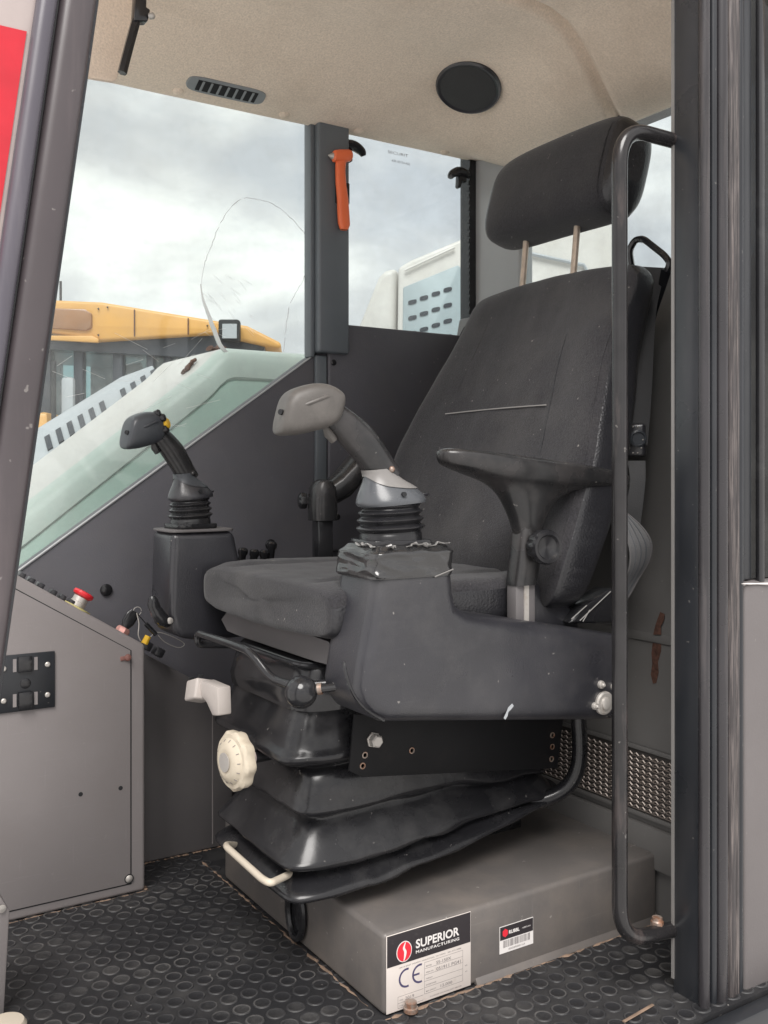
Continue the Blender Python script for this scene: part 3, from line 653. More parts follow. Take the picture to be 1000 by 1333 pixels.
# ------------------------------------------------------------------ pods and joysticks
def pod(name, outline, y0, y1, label, bev=.028):
    t = thing(name, (outline[0][0], (y0 + y1) / 2, .45), label, 'control pod'); bm = B()
    prism(bm, [(x, y0, z) for x, z in outline], (0, y1 - y0, 0))
    bmesh.ops.recalc_face_normals(bm, faces=bm.faces)
    return t, bm
near = [(.722, .672), (.712, .61), (.699, .55), (.691, .505), (.695, .483), (.710, .464), (.735, .452), (1.196, .392), (1.213, .41), (1.213, .531), (.878, .596), (.862, .607), (.8575, .627), (.853, .672)]
t1, bm = pod('control_pod', near, 1.145, 1.262, 'black plastic armrest pod nearest the door, its top wrapped in tape')
nshell = obj('shell', bm, M_['plastic'], t1, bevel=.023, seg=6, bang=50)
bm = B(); tube(bm, [at(*p, Y=y_) for p, y_ in zip(cat([(448, 862), (451, 878), (460, 903), (476, 923), (500, 938)], 4), [1.158, 1.156, 1.154, 1.152, 1.150, 1.149, 1.148, 1.147, 1.146, 1.146, 1.146, 1.146, 1.147, 1.148, 1.149, 1.15, 1.151])], .0022, 6); obj('edge_lip', bm, M_['gloss'], t1)
# wrinkled tape
bm = B(); rings = []; nn_ = 200
for i in range(41):
    tt = i / 40; z = .653 + .0455 * tt; inn = .0 if z < .688 else (z - .688) * .9
    ring = []
    for p in ell((.788 - .004 * (1 - tt), 1.2035, z), (1, 0, 0), (0, 1, 0), .067 - inn, .0585 - inn, nn_, 8):
        q_ = p.x - p.y * .9; q2 = .5 - abs(noise.noise(Vector((q_ * 16, q_ * 5, p.z * 42 + q_ * 9)))) * 1.6; q3 = .4 - abs(noise.noise(Vector((q_ * 24 + p.z * 6, 3, p.z * 80)))) * 1.2
        fl = .6 + .5 * sm((.775 - p.x) / .05)
        k = (q2 * .0052 + q3 * .0024) * fl
        dr = Vector((p.x - .788, p.y - 1.2035, 0)).normalized()
        ring.append(p + dr * (k * (1 if 1 < i < 35 else .25) + .0015))
    rings.append(ring)
c_ = [Vector((.788, 1.2035, .6985)) + (Vector(p) - Vector((.788, 1.2035, .6985))) * .55 for p in rings[-1]]
rings.append(c_); loft(bm, rings); obj('tape_wrap', bm, M_['tape'], t1, ang=70)
bm = B()
for a_, b_ in (((.735, .752), (1.1475, 1.150)), ((.77, .81), (1.150, 1.147)), ((.80, .845), (1.153, 1.150)), ((.725, .728), (1.16, 1.22))):
    p0, p1 = Vector((a_[0], b_[0], .6985)), Vector((a_[1], b_[1], .6985)); pts = [p0.lerp(p1, i / 8) + Vector((random.uniform(-.002, .002), random.uniform(-.003, .003), random.uniform(-.002, .003))) for i in range(9)]
    tube(bm, pts, [random.uniform(.001, .0042) for _ in pts], 6, flat=.5)
obj('torn_film', bm, mat('torn_film', (.2, .195, .19), .25, var=.5, vs=180), t1, smooth=False)
bm = B(); tube(bm, [at(x, y_, Y=1.1435) for x, y_ in cat([(566, 751), (590, 741)], 4)], .0012, 5); obj('tape_edge', bm, M_['skirt'], t1)
for (px_, py_c, r_) in ((786, 915, .019), (782, 891, .0065), (799, 894, .0065), (774, 919, .006)):
    bm = B(); c = at(px_, py_c, Y=1.1445); lathe(bm, c, (0, -1, 0), [(r_, -.002), (r_, .003), (r_ * .85, .005), (r_ * .55, .005), (r_ * .5, .008), (r_ * .3, .0095), (0, .009)], 24); obj('pivot_bolt' if r_ > .01 else 'bolt', bm, M_['steel'], t1)
bm = B(); pts = [at(*p, Y=1.1442) for p in ((656, 935), (660, 926), (662, 921), (667, 916), (669, 919), (666, 923), (662, 927), (661, 932), (658, 937))]; prism(bm, pts, (0, .0005, 0)); obj('paint_chip', bm, M_['mgrey'], t1, smooth=False)

far = [(.634, .692), (.631, .62), (.629, .545), (.635, .515), (.65, .497), (.70, .488), (.78, .488), (.785, .60), (.772, .625), (.757, .692)]
t2, bm = pod('control_pod', far, 1.715, 1.825, 'black plastic control pod on the far side of the seat cushion')
obj('shell', bm, M_['plastic'], t2, bevel=.013, seg=4, bang=35)
bm = B(); prism(bm, ell((.6955, 1.77, .692), (1, 0, 0), (0, 1, 0), .0645, .0565, 32, 8), (0, 0, .005)); obj('top_plate', bm, M_['panel2'], t2, bevel=.0015)
bm = B(); lathe(bm, at(221, 808, Y=1.714), (0, -1, 0), [(.006, 0), (.006, .002), (.004, .003), (0, .003)], 14); obj('screw', bm, M_['steel'], t2)
bm = B(); tube(bm, [at(*p, Y=1.72) for p in cat([(198, 776), (201, 790), (209, 803), (221, 814)], 4)], [.004, .006, .008, .009, .009, .009, .01, .01, .01, .01, .009, .007, .004], 10, flat=1.2); obj('lower_fairing', bm, M_['gloss'], t2)
# toggles behind far pod
for i, (px_, py_c) in enumerate(((315, 716), (330, 718), (343, 719), (353, 708))):
    c = at(px_, py_c, Y=1.86); bm = B()
    lathe(bm, c - Vector((0, 0, .017)), (.1, -.1, 1), [(.008, -.03), (.008, .006), (.0105, .010), (.0105, .018), (.007, .022), (0, .022)], 14); tag(obj('toggle_knob', bm, M_['gloss']), ('small black toggle knob closest to the far control pod', 'second small black toggle knob from the far control pod', 'third small black toggle knob from the far control pod', 'tallest small black toggle knob, standing behind the others in the row')[i], 'knob', 'black toggle knobs behind the far control pod')

def joystick(loc, yaw, worn, label, sxy=1, sz=1, sh=0):
    R = Matrix.Rotation(yaw, 3, 'Z') @ Matrix.Diagonal((sxy, sxy, sz)); loc = Vector(loc)
    T = lambda x, y, z: loc + R @ Vector((x - sh * max(0, z - .08), y, z))
    t = thing('joystick', loc, label, 'joystick')
    U, V, W_ = R @ Vector((1, 0, 0)), R @ Vector((0, 1, 0)), Vector((0, 0, sz))
    bm = B(); prism(bm, ell(T(0, 0, -.002), U, V, .052, .05, 32, 7), (0, 0, .009)); obj('base_plate', bm, M_['gloss'], t, bevel=.0015)
    bm = B(); rings = []
    for z, r in cat([(.006, .047), (.016, .0465), (.022, .045), (.027, .050), (.030, .0515), (.033, .048), (.036, .044), (.041, .0485), (.044, .050), (.047, .046), (.050, .043), (.054, .0465), (.057, .048), (.060, .044), (.063, .042), (.068, .0455), (.072, .042)], 3):
        rings.append(ell(T(-.04 * max(0, z - .02) * .6, 0, z), U + W_ * .06, V, r, r, 40, 2.3))
    loft(bm, rings); obj('gaiter', bm, M_['rubber'], t)
    # collar: dark-silver skirt with lighter saddle above
    sk_ = cat([(.002, .070, .052, .047), (0, .076, .0535, .047), (-.002, .086, .050, .043), (-.006, .098, .042, .036), (-.012, .110, .031, .028), (-.017, .122, .0235, .023), (-.021, .130, .021, .021)], 4)
    bm = B(); loft(bm, [ell(T(x, 0, z), U + W_ * .10, V, a * .985, b * .985, 40, 2.4) for x, z, a, b in sk_])
    obj('collar', bm, M_['plastic'] if not worn else mat('collar_dark', (.075, .08, .088), .25, var=.1), t)
    def skp(z):
        for p_, q_ in zip(sk_, sk_[1:]):
            if p_[1] <= z <= q_[1] or q_ is sk_[-1]:
                k = (z - p_[1]) / (q_[1] - p_[1]); return [p_[m] + k * (q_[m] - p_[m]) for m in (0, 2, 3)]
    bm = B(); rg = []
    for i in range(10):
        ring = []
        for j in range(40):
            an = 2 * math.pi * j / 40; ca, sa = math.cos(an), math.sin(an)
            z0 = .104 - .013 * ca + .004 * math.cos(2 * an); z = z0 + (.131 - z0) * i / 9
            x, a, b = skp(z); a += .0012; b += .0012
            ring.append(T(x, 0, z) + (U + W_ * .10) * (a * math.copysign(abs(ca) ** (2 / 2.4), ca)) + V * (b * math.copysign(abs(sa) ** (2 / 2.4), sa)))
        rg.append(ring)
    loft(bm, rg, cap=False); obj('collar_saddle', bm, M_['skirt'] if worn else M_['grip_grey'], t)
    bm = B(); prism(bm, [T(x, y_, z) for x, y_, z in ((.044, -.012, .082), (.066, 0, .084), (.044, .012, .082))], (0, 0, .004)); obj('collar_tip', bm, M_['plastic'], t, bevel=.001)
    bm = B(); lathe(bm, T(.002, -.046, .088), -V, [(.0035, -.004), (.0035, .001), (0, .001)], 10); obj('screw_hole', bm, M_['dark'], t)
    # grip
    gp = cat([(-.006, .112, .030, .021), (-.014, .132, .026, .021), (-.028, .156, .0265, .0215), (-.047, .184, .0275, .022), (-.068, .208, .0255, .0215), (-.084, .224, .0225, .021), (-.098, .236, .021, .022)], 5)
    bm = B(); ax = Vector((-.6, 0, .8))
    def grp(lst, u_): return [ell(T(x, 0, z), R @ u_, V, a, b, 32, 2.3) for x, z, a, b in lst]
    loft(bm, grp(gp, Vector((.8, 0, .6)))); obj('grip', bm, M_['grip'], t)
    bm = B(); tube(bm, [T(-.099, 0, .206), T(-.094, 0, .192), T(-.086, 0, .180)], [.005, .0075, .006], 10); obj('trigger', bm, M_['worn_grip'] if worn else M_['grip'], t)
    bm = B(); ball(bm, T(-.004, -.0195, .131), .0048, 12, 8); obj('grip_screw', bm, M_['rusty'] if worn else M_['grip'], t)
    # head
    hd = cat([(-.074, .236, .016, .018), (-.079, .236, .026, .026), (-.090, .236, .034, .031), (-.108, .236, .041, .034), (-.130, .233, .044, .035), (-.148, .229, .0425, .034), (-.160, .226, .039, .032), (-.1665, .224, .033, .028), (-.169, .223, .022, .020)], 4)
    bm = B(); loft(bm, [ell(T(x, 0, z), R @ Vector((.20, 0, .98)), V, a, b, 36, 3.4) for x, z, a, b in hd])
    bmesh.ops.recalc_face_normals(bm, faces=bm.faces)
    h = obj('head', bm, M_['worn_grip'] if worn else M_['grip_grey'], t)
    bm = B(); tube(bm, [T(-.164, -.022, .226), T(-.135, -.0345, .240), T(-.108, -.0335, .252), T(-.09, -.028, .254)], [.001, .0025, .0025, .001], 8); obj('head_ridge', bm, M_['worn_grip'] if worn else M_['grip_grey'], t)
    bm = B(); lathe(bm, T(-.172, -.014, .226), (R @ Vector((-1, -.6, .1))), [(.004, -.004), (.004, .001), (0, .001)], 12); obj('head_hole', bm, M_['dark'], t)
    if not worn:
        for (x, y_, z, r, mk) in ((-.0765, -.0245, .250, .0105, 'yellow'), (-.088, -.029, .262, .008, 'gloss'), (-.080, -.028, .236, .008, 'gloss'), (-.097, -.022, .272, .008, 'gloss')):
            bm = B(); lathe(bm, T(x, y_, z), R @ Vector((.6, -.75, .3)), [(r * 1.1 * sxy, -.006), (r, .002), (r * .8, .004), (0, .0045)], 16); obj('button', bm, M_[mk], t)
    return t
joystick((.778, 1.2035, .698), rad(-8), True, 'worn joystick with bare grey head on the taped pod nearest the door', .96, .83, .06)
joystick((.690, 1.77, .699), rad(8), False, 'dark joystick with yellow thumb button on the far control pod', .79, .78)

# ------------------------------------------------------------------ armrests
def armrest(cx, cy, cz, label):
    t = thing('armrest', (cx, cy, cz), label, 'armrest')
    tl = -.10
    bm = B(); rings = []
    for xo, z, a, b in cat([(0, .70, .022, .019), (0, .715, .026, .020), (.001, .735, .035, .023), (.004, .758, .052, .027), (.008, .772, .072, .030), (.012, .782, .099, .034), (.018, .790, .145, .039), (.022, .796, .178, .041), (.024, .801, .192, .042), (.024, .812, .196, .0425), (.024, .819, .193, .041), (.024, .823, .182, .036), (.024, .825, .155, .028), (.024, .826, .11, .02)], 3):
        k = sm((z - .74) / .06)
        rings.append([Vector((p.x, p.y, p.z + (p.x - cx) * tl * k)) for p in ell((cx + xo, cy, z + cz), (1, 0, 0), (0, 1, 0), a, b, 40, 2.6)])
    loft(bm, rings); obj('pad', bm, M_['grip'], t, ang=60)
    bm = B(); loft(bm, [ell((cx - .012 * (1 - k), cy, z + cz), (1, 0, 0), (0, 1, 0), a, b, 24, 4) for k, z, a, b in ((0, .625, .0225, .0185), (.5, .66, .023, .0195), (.9, .70, .0225, .0195), (1, .722, .021, .019), (1, .730, .016, .015))]); obj('post', bm, M_['grip'], t)
    bm = B(); box(bm, cx - .033, cx + .008, cy - .012, cy + .012, .54 + cz, .628 + cz); obj('stem', bm, M_['panel2'], t, bevel=.004)
    bm = B(); box(bm, cx - .017, cx - .0075, cy - .0135, cy - .0115, .565 + cz, .626 + cz); obj('stem_slot', bm, M_['steel'], t)
    return t
ar = armrest(1.028, 1.19, 0, 'dark armrest with flat pad on a post above the near pod')
kc = Vector((1.034, 1.168, .686))
bm = B(); lathe(bm, kc, (-.15, -1, 0), [(.013, -.014), (.024, 0), (.0275, .004), (.0275, .022), (.0245, .027), (.020, .027), (.017, .023), (.0, .020)], 48, flute=lambda a, h: -.17 * (.5 + .5 * math.cos(11 * a)) ** 2 if .001 < h < .021 else 0); obj('knob', bm, M_['gloss'], ar)
ar2 = thing('armrest', (.96, 1.76, .6), 'dark folded armrest elbow behind the worn joystick', 'armrest')
cA = at(420, 660, Y=1.76)
bm = B(); loft(bm, [ell((cA.x, 1.76, z), (1, 0, 0), (0, 1, 0), a, b, 28, 2.6) for z, a, b in ((.705, .028, .027), (.725, .029, .028), (.755, .028, .028), (.772, .025, .027), (.784, .018, .022), (.789, .008, .01))]); obj('knuckle', bm, M_['grip'], ar2)
bm = B(); loft(bm, [ell((cA.x + dx, 1.80, z), (.35, 0, .94), (0, 1, 0), a, b, 28, 2.4) for dx, z, a, b in ((.012, .757, .026, .02), (.03, .762, .030, .026), (.05, .772, .040, .03), (.075, .790, .055, .034), (.10, .806, .06, .036), (.12, .818, .05, .03), (.13, .822, .02, .015))]); obj('pad', bm, M_['grip'], ar2)
bm = B(); box(bm, cA.x - .017, cA.x + .017, 1.745, 1.775, .60, .71); obj('stem', bm, M_['gloss'], ar2, bevel=.003)
bm = B(); lathe(bm, (cA.x - .022, 1.79, .745), (-1, .3, 0), [(.016, 0), (.018, .004), (.018, .012), (.012, .016), (0, .016)], 30, flute=lambda a, h: -.1 * (.5 + .5 * math.cos(8 * a))); obj('knob', bm, M_['gloss'], ar2)

# ------------------------------------------------------------------ seat
YC = 1.465
seat = thing('operator_seat', (.95, YC, PZ), 'black fabric operator seat with headrest on a bellows suspension', 'seat')
# backrest
bm = B(); rings = []; NB = 96
keys = [  # z, front x, halfwidth, thickness
    (.575, 1.095, .245, .08), (.60, 1.085, .285, .09), (.66, 1.085, .305, .11), (.74, 1.11, .308, .12), (.83, 1.148, .302, .12), (.92, 1.186, .282, .118), (1.01, 1.224, .258, .112), (1.09, 1.262, .249, .10), (1.14, 1.288, .246, .09), (1.163, 1.302, .238, .072), (1.177, 1.315, .221, .045), (1.181, 1.325, .19, .02)]
ks = cat(keys, 8)
def ring_b(z, xf, hw, th):
    cx = xf + th / 2; out = []
    for p in ell((cx, YC, z), (0, -1, 0), (-1, 0, 0), hw, th / 2, NB, 4.2):
        tt = (p.y - YC) / hw
        bol = -.030 * abs(tt) ** 3 * (1 if p.x < cx else .3) * sm((1.16 - z) / .25)
        wr_ = .0035 * noise.noise(Vector((3, p.y * 11, z * 11))) + .0012 * noise.noise(Vector((9, p.y * 35, z * 22))) - .0025 * math.exp(-((z - .925) / .012) ** 2) * (abs(tt) < .55)
        out.append(Vector((p.x + bol - wr_, p.y, p.z + .010 * (1 - tt * tt) * sm((z - 1.1) / .08))))
    return out
rings = [ring_b(*k) for k in ks]
rb0 = ring_b(*ks[16])
def mtb(i, j):
    m_ = (rb0[j] + rb0[(j + 1) % NB]) / 2; tt = (m_.y - YC) / ks[16][2]; fr = (ks[16][1] + ks[16][3] / 2 - m_.x) / (ks[16][3] / 2)
    return 1 if (abs(tt) > .93 and fr < .95) or fr < -.2 else 0
loft(bm, rings, mt=mtb); br_ = obj('backrest', bm, [M_['fabric'], M_['leather']], seat, ang=60)
def bx(z, tt, off=.0015):
    """point on the backrest's front face"""
    for a, b in zip(ks, ks[1:]):
        if a[0] <= z <= b[0] or b is ks[-1]:
            k = (z - a[0]) / (b[0] - a[0]); xf = a[1] + k * (b[1] - a[1]); hw = a[2] + k * (b[2] - a[2]); th = a[3] + k * (b[3] - a[3]); break
    s = (1 - abs(tt) ** 4.2) ** (1 / 4.2)
    return Vector((xf + th / 2 - th / 2 * s - .030 * abs(tt) ** 3 * sm((1.16 - z) / .25) - off, YC + hw * tt, z))
bm = B(); tube(bm, [bx(.925 - .006 * abs(t) ** 2, t, .0003) for t in [-.52 + i * .06 for i in range(19)]], .0014, 5); obj('stitch_line', bm, M_['stitch'], br_)
for s in (-1, 1):
    bm = B(); tube(bm, [bx(.64 + i * .02, s * (.55 + .02 * math.sin(i * .2)), -.0006) for i in range(26)], .0011, 5); obj('seam', bm, M_['leather'], br_)
for s in (-1, 1):
    bm = B(); tube(bm, [bx(.64 + i * .02, s * .955, .0) for i in range(25)], .0012, 5); obj('piping', bm, M_['fabric'], br_)
# cushion
bm = B(); rings = []
ck = []
for q_ in (0, .35, .65, .85, 1): ck.append((.6895, .594, .226 * (.2 + .8 * q_), .027 * (.1 + .9 * q_)))
for q_ in range(1, 11):
    u_ = q_ / 10; k_ = (1 - (1 - u_) ** 2.6) ** (1 / 2.6); ck.append((.6895 + .05 * u_ ** 1.6, .594, .226 + .021 * k_, .027 + .0145 * k_))
ck += cat([(.75, .594, .2475, .0415), (.78, .595, .248, .042), (.86, .593, .25, .042), (.95, .592, .255, .042), (1.04, .592, .255, .042), (1.12, .593, .25, .042), (1.15, .593, .24, .036)], 5)
NC = 96
for x, z, hw, hh in ck:
    ring = []
    for p in ell((x, YC, z), (0, 1, 0), (0, 0, 1), hw, hh, NC, 4.8):
        tt = (p.y - YC) / hw
        up_ = p.z > z
        dz = (.013 * abs(tt) ** 3 - .007 * math.exp(-((abs(tt) - .62) / .05) ** 2)) if up_ else 0
        wr_ = .003 * noise.noise(Vector((p.x * 16, p.y * 16, p.z * 16))) + .0012 * noise.noise(Vector((p.x * 45, p.y * 30, 2)))
        ring.append(Vector((p.x + (-.006 * (1 - tt * tt)) + wr_ * .6, p.y, p.z + dz * sm((x - .69) / .05) + wr_)))
    rings.append(ring)
def mtc(i, j):
    r_ = rings[30]; m_ = (r_[j] + r_[(j + 1) % NC]) / 2
    return 1 if abs(m_.y - YC) > .226 and m_.z < .622 and i >= 5 else 0
loft(bm, rings, mt=mtc); cu = obj('cushion', bm, [M_['fabric'], M_['leather']], seat, ang=60)
bm = B(); loft(bm, [ell((x, YC, .532), (0, 1, 0), (0, 0, 1), .215, .019, 24, 6) for x in (.715, .73, 1.15)]); obj('seat_pan', bm, M_['panel2'], seat)
# headrest
hd = thing  # (name reuse avoided)
bm = B(); rings = []
hc = Vector((1.358, YC + .006, 1.372)); tl = Vector((.28, 0, .96)); fr = Vector((-.96, 0, .28))
for k, su in cat([(-.203, .35), (-.199, .62), (-.188, .84), (-.165, .96), (-.12, 1), (0, 1.0), (.09, .99), (.14, .95), (.17, .85), (.184, .66), (.190, .36)], 4):
    rings.append(ell(hc + Vector((0, k, .004 * (1 - (k / .2) ** 2))), tl, fr, .100 * su, .055 * su, 36, 3.4))
hr = None
def mth(i, j): return 1 if i < 10 or i > len(rings) - 11 else 0
loft(bm, rings, mt=mth); hr = obj('headrest', bm, [M_['fabric'], M_['leather']], seat, ang=60)
for yy in (-.075, .075):
    bm = B(); a = hc + Vector((0, yy, 0)) - tl * .085; tube(bm, [a, a - Vector((.10, 0, .96)) * .16], .0066, 12); obj('headrest_post', bm, mat('post_steel', (.5, .41, .33), .4, metal=.4, var=.2, vs=60, dirt=(.35, .17, .08), ds=60, damt=.7) if yy < 0 else MATS['post_steel'], seat)
bm = B(); tube(bm, ell(hc + Vector((0, -.168, 0)), tl, fr, .0965, .0545, 36, 2.9), .0016, 5, closed=True); obj('piping', bm, M_['fabric'], hr)
# suspension bellows
def rr_ring(x0, x1, y0, y1, z, dz, r=.05, n=40):
    return [Vector((p.x, p.y, p.z + dz * (p.x - x0) / (x1 - x0) + .0)) for p in ell(((x0 + x1) / 2, (y0 + y1) / 2, z), (1, 0, 0), (0, 1, 0), (x1 - x0) / 2, (y1 - y0) / 2, n, 9)]
bel = [  # z, inset front, inset sides, dz at the rear
    (.150, .035, .035, .06), (.158, .0, .0, .065), (.166, -.006, -.006, .065), (.176, .004, .002, .06), (.192, .03, .024, .045), (.197, .032, .026, .04), (.200, .006, .004, .03), (.208, -.002, -.002, .028), (.22, .008, .004, .022), (.252, .032, .024, .005), (.270, .046, .034, -.005),
    (.276, .030, .018, -.01), (.286, .022, .008, -.012), (.30, .026, .010, -.015), (.34, .036, .016, -.02), (.352, .045, .028, -.01), (.358, .02, .02, -.015), (.366, -.002, .0, -.02), (.376, -.006, -.004, -.02), (.39, .006, .004, -.02), (.43, .022, .014, -.02), (.455, .03, .02, -.02)]
NBV = 160
def bring(z, fi, si, dz):
    out = []
    for p in ell((0, 0, z), (1, 0, 0), (0, 1, 0), 1, 1, NBV, 9):
        ux, uy = p.x, p.y
        x = .945 + ux * (.275 - (fi if ux < 0 else fi * .6)); y = YC + uy * (.160 - si)
        wob = noise.noise(Vector((x * 8 + z * 6, y * 9, z * 16))) * .009 + noise.noise(Vector((x * 18 + z * 40, y * 20, z * 26))) * .0055
        zz = z + dz * max(0, (x - .67) / .55) ** 2.2 + wob * (1.0 if ux > -.5 else .45) - .010 * math.exp(-((ux + 1) ** 2 + (uy + 1) ** 2) / .3)
        out.append(Vector((x + wob * .4, y + wob * .5, zz)))
    return out
bm = B(); loft(bm, [bring(*b) for b in cat(bel, 3)]); obj('bellows', bm, M_['rubber'], seat, ang=75)
bm = B(); loft(bm, [ell((.925, YC, z), (1, 0, 0), (0, 1, 0), a, b, 60, 8) for z, a, b in ((.435, .235, .152), (.455, .238, .154), (.50, .225, .150), (.508, .22, .146))]); obj('upper_frame', bm, M_['gloss'], seat)
bm = B(); tube(bm, fillet([(.69, 1.60, .508), (.692, 1.33, .508), (.74, 1.325, .50)], .03), .004, 8); obj('frame_lip', bm, M_['gloss'], seat)
# side bracket plate with bolt and holes
bm = B(); pp = [at(*p, Y=1.288) for p in ((462, 930), (735, 926), (726, 1000), (472, 1012), (455, 1004))]; prism(bm, pp, (0, .005, 0)); sb = obj('side_plate', bm, mat('plate_black', (.007, .007, .008), .6, spec=.25, dirt=(.04, .033, .03), ds=14, damt=.3), seat, bevel=.001)
bm = B(); c = at(486, 963, Y=1.287); lathe(bm, c, (0, -1, 0), [(.0125, 0), (.0125, .002), (.0105, .003), (.0105, .013), (.008, .015), (0, .015)], 6); obj('bolt', bm, M_['steel'], sb)
for p in ((475, 983), (472, 997), (719, 957), (719, 972), (718, 988), (536, 977)):
    bm = B(); lathe(bm, at(*p, Y=1.2875), (0, -1, 0), [(.0052, 0), (.0052, .001), (.0035, .0012), (.003, 0)], 12); obj('rivet', bm, M_['rusty'], sb)
# height lever rod with ball knob
lv = [at(258, 824, X=.625), at(300, 838, X=.628), at(326, 848, X=.632), at(354, 884, X=.65), at(383, 893, X=.66), at(425, 890, X=.70)]
bm = B(); tube(bm, fillet([Vector((.70, lv[0].y + .005, lv[0].z - .028)), lv[0] + Vector((.0, .004, -.02)), lv[0]] + lv[1:], .02, 5), .0064, 12); obj('tilt_lever', bm, M_['gloss'], seat)
bm = B(); c = at(392, 901, X=.655); ball(bm, c, .0238, 28, 18); kb = obj('ball_knob', bm, M_['gloss'], seat)
bm = B(); tube(bm, [c + Vector((.015, -.012, .004)), c + Vector((.025, -.02, .006)), c + Vector((.09, -.06, .015))], [.0065, .006, .005], 10); obj('knob_rod', bm, M_['gloss'], kb)
bm = B(); tube(bm, [c + Vector((.019, -.015, .005)), c + Vector((.024, -.019, .006))], .0085, 12); obj('knob_collar', bm, M_['rusty'], kb)
# weight dial
c = at(306, 990, X=.628); ax = Vector((-1, -.12, .02)).normalized()
bm = B(); lathe(bm, c, ax, [(.030, -.014), (.043, -.012), (.0455, -.006), (.0455, .004), (.042, .008), (.036, .0085), (.030, .015), (.020, .0185), (.018, .018), (0, .018)], 60, flute=lambda a, h: .045 * math.cos(9 * a) if h < .006 else 0); dl = obj('weight_dial', bm, M_['dial'], seat)
bm = B(); lathe(bm, c, ax, [(.015, .0185), (.015, .020), (0, .0205)], 24); obj('dial_cap', bm, M_['steel'], dl)
for i in range(14):
    a = .45 * i; s1 = ax.orthogonal().normalized(); s2 = ax.cross(s1); dr = s1 * math.cos(a) + s2 * math.sin(a)
    bm = B(); tube(bm, [c + ax * .0108 + dr * .0345, c + ax * .0145 + dr * .0312], .0006, 4); obj('dial_mark', bm, M_['print_g'], dl)
bm = B(); lathe(bm, c, -ax, [(.0125, .012), (.0125, .032), (0, .032)], 20); obj('dial_hub', bm, M_['pink'] if False else mat('hub_plastic', (.45, .37, .35), .4), dl)
bm = B(); lathe(bm, c, -ax, [(.010, .03), (.010, .075), (0, .075)], 16); obj('dial_shaft', bm, M_['gloss'], dl)
# white rocker switch on a stalk
c = at(260, 899, X=.63); Rz = Matrix.Rotation(rad(-14), 3, 'Z') @ Matrix.Rotation(rad(18), 3, 'X')
bm = B(); obox(bm, c, .034, .050, .035, Matrix.Rotation(rad(-16), 3, 'X') @ Matrix.Rotation(rad(14), 3, 'Y')); ws = obj('lumbar_switch', bm, M_['white'], seat, bevel=.004, seg=3)
bm = B(); prism(bm, [at(*p, X=.622) for p in ((255, 900), (262, 886), (283, 895), (284, 932), (276, 932), (268, 914))], (.024, 0, 0)); obj('switch_stalk', bm, M_['white'], ws, bevel=.003)
for p in ((248, 892), (260, 889)):
    bm = B(); obox(bm, at(*p, X=.628) + Vector((0, -.004, .013)), .008, .006, .004); obj('switch_mark', bm, M_['dark'], ws)
# cream slide handle
bm = B(); hp = [Vector((.76, 1.60, .128)), at(291, 1099, X=.64), at(342, 1145, X=.635), at(352, 1150, X=.637), Vector((.74, 1.40, .165))]
tube(bm, fillet(hp, .025, 6), .0056, 12); obj('slide_handle', bm, M_['cream'], seat)

# ------------------------------------------------------------------ seat belt
sbt = thing('seat_belt', (1.30, 1.18, .5), 'dark grey seat belt hanging from a ring behind the backrest', 'seat belt')
def ribbon(bm, cl, wv, th=.0014):
    """cl: list of (centre, half width vector)"""
    L1 = [Vector(c) - Vector(h) for c, h in zip(cl, wv)]; R1 = [Vector(c) + Vector(h) for c, h in zip(cl, wv)]
    n = len(cl); rings = []
    for i in range(n):
        t = (Vector(cl[min(i + 1, n - 1)]) - Vector(cl[max(i - 1, 0)])).normalized(); w_ = Vector(wv[i]).normalized(); nr_ = t.cross(w_).normalized() * th
        rings.append([L1[i] - nr_, R1[i] - nr_, R1[i] + nr_, L1[i] + nr_])
    return loft(bm, rings)
bq = lambda p, X: at(*p, X=X)
ringp = [bq(p, 1.40) for p in ((822, 345), (819, 325), (828, 311), (838, 311), (866, 333), (873, 343), (868, 354))]
bm = B(); tube(bm, fillet(ringp, .015, 4), .0065, 8); obj('guide_ring', bm, M_['gloss'], sbt)
k1 = cat([(848, 348, 12), (846, 370, 9.5), (842, 400, 7), (840, 440, 5.5), (838, 500, 4.5), (834, 550, 5), (831, 580, 5)], 4)
bm = B(); ribbon(bm, [at(a, b, X=1.395 - .09 * (b - 348) / 230) for a, b, _ in k1], [RT * (h * .00138) + Vector((.012, 0, 0)) for _, _, h in k1]); obj('shoulder_strap', bm, M_['belt'], sbt)
k1 = cat([(868, 350, 7), (860, 380, 5), (852, 410, 3), (848, 440, 1.5)], 4)
bm = B(); ribbon(bm, [at(a, b, X=1.41) for a, b, _ in k1], [RT * (h * .0014) for _, _, h in k1]); obj('return_strap', bm, M_['gloss'], sbt)
c = at(828, 573, X=1.30); Rr = Matrix.Rotation(rad(40), 3, 'Z')
bm = B(); obox(bm, c, .03, .034, .058, Rr); ad = obj('height_adjuster', bm, M_['plastic'], sbt, bevel=.006, seg=3)
bm = B(); lathe(bm, c + Rr @ Vector((-.015, -.004, .002)), Rr @ Vector((-1, -.3, 0)), [(.015, 0), (.015, .004), (.012, .006), (.010, .003), (0, .003)], 24); obj('push_button', bm, M_['grip_grey'], ad)
for i in range(10):
    a = i * .628; bm = B(); ball(bm, c + Rr @ Vector((-.0155, .0125 * math.cos(a), .024 * math.sin(a))), .0016, 8, 6); obj('stud', bm, M_['steel'], ad)
k1 = cat([(828, 600, 9), (830, 625, 7), (826, 655, 8), (820, 680, 11), (818, 700, 12)], 4)
bm = B(); ribbon(bm, [at(a, b, X=1.29 - .0002 * (b - 600)) for a, b, _ in k1], [RT * (h * .0013) + Vector((.006, 0, 0)) for _, _, h in k1]); obj('lower_strap', bm, M_['belt'], sbt)
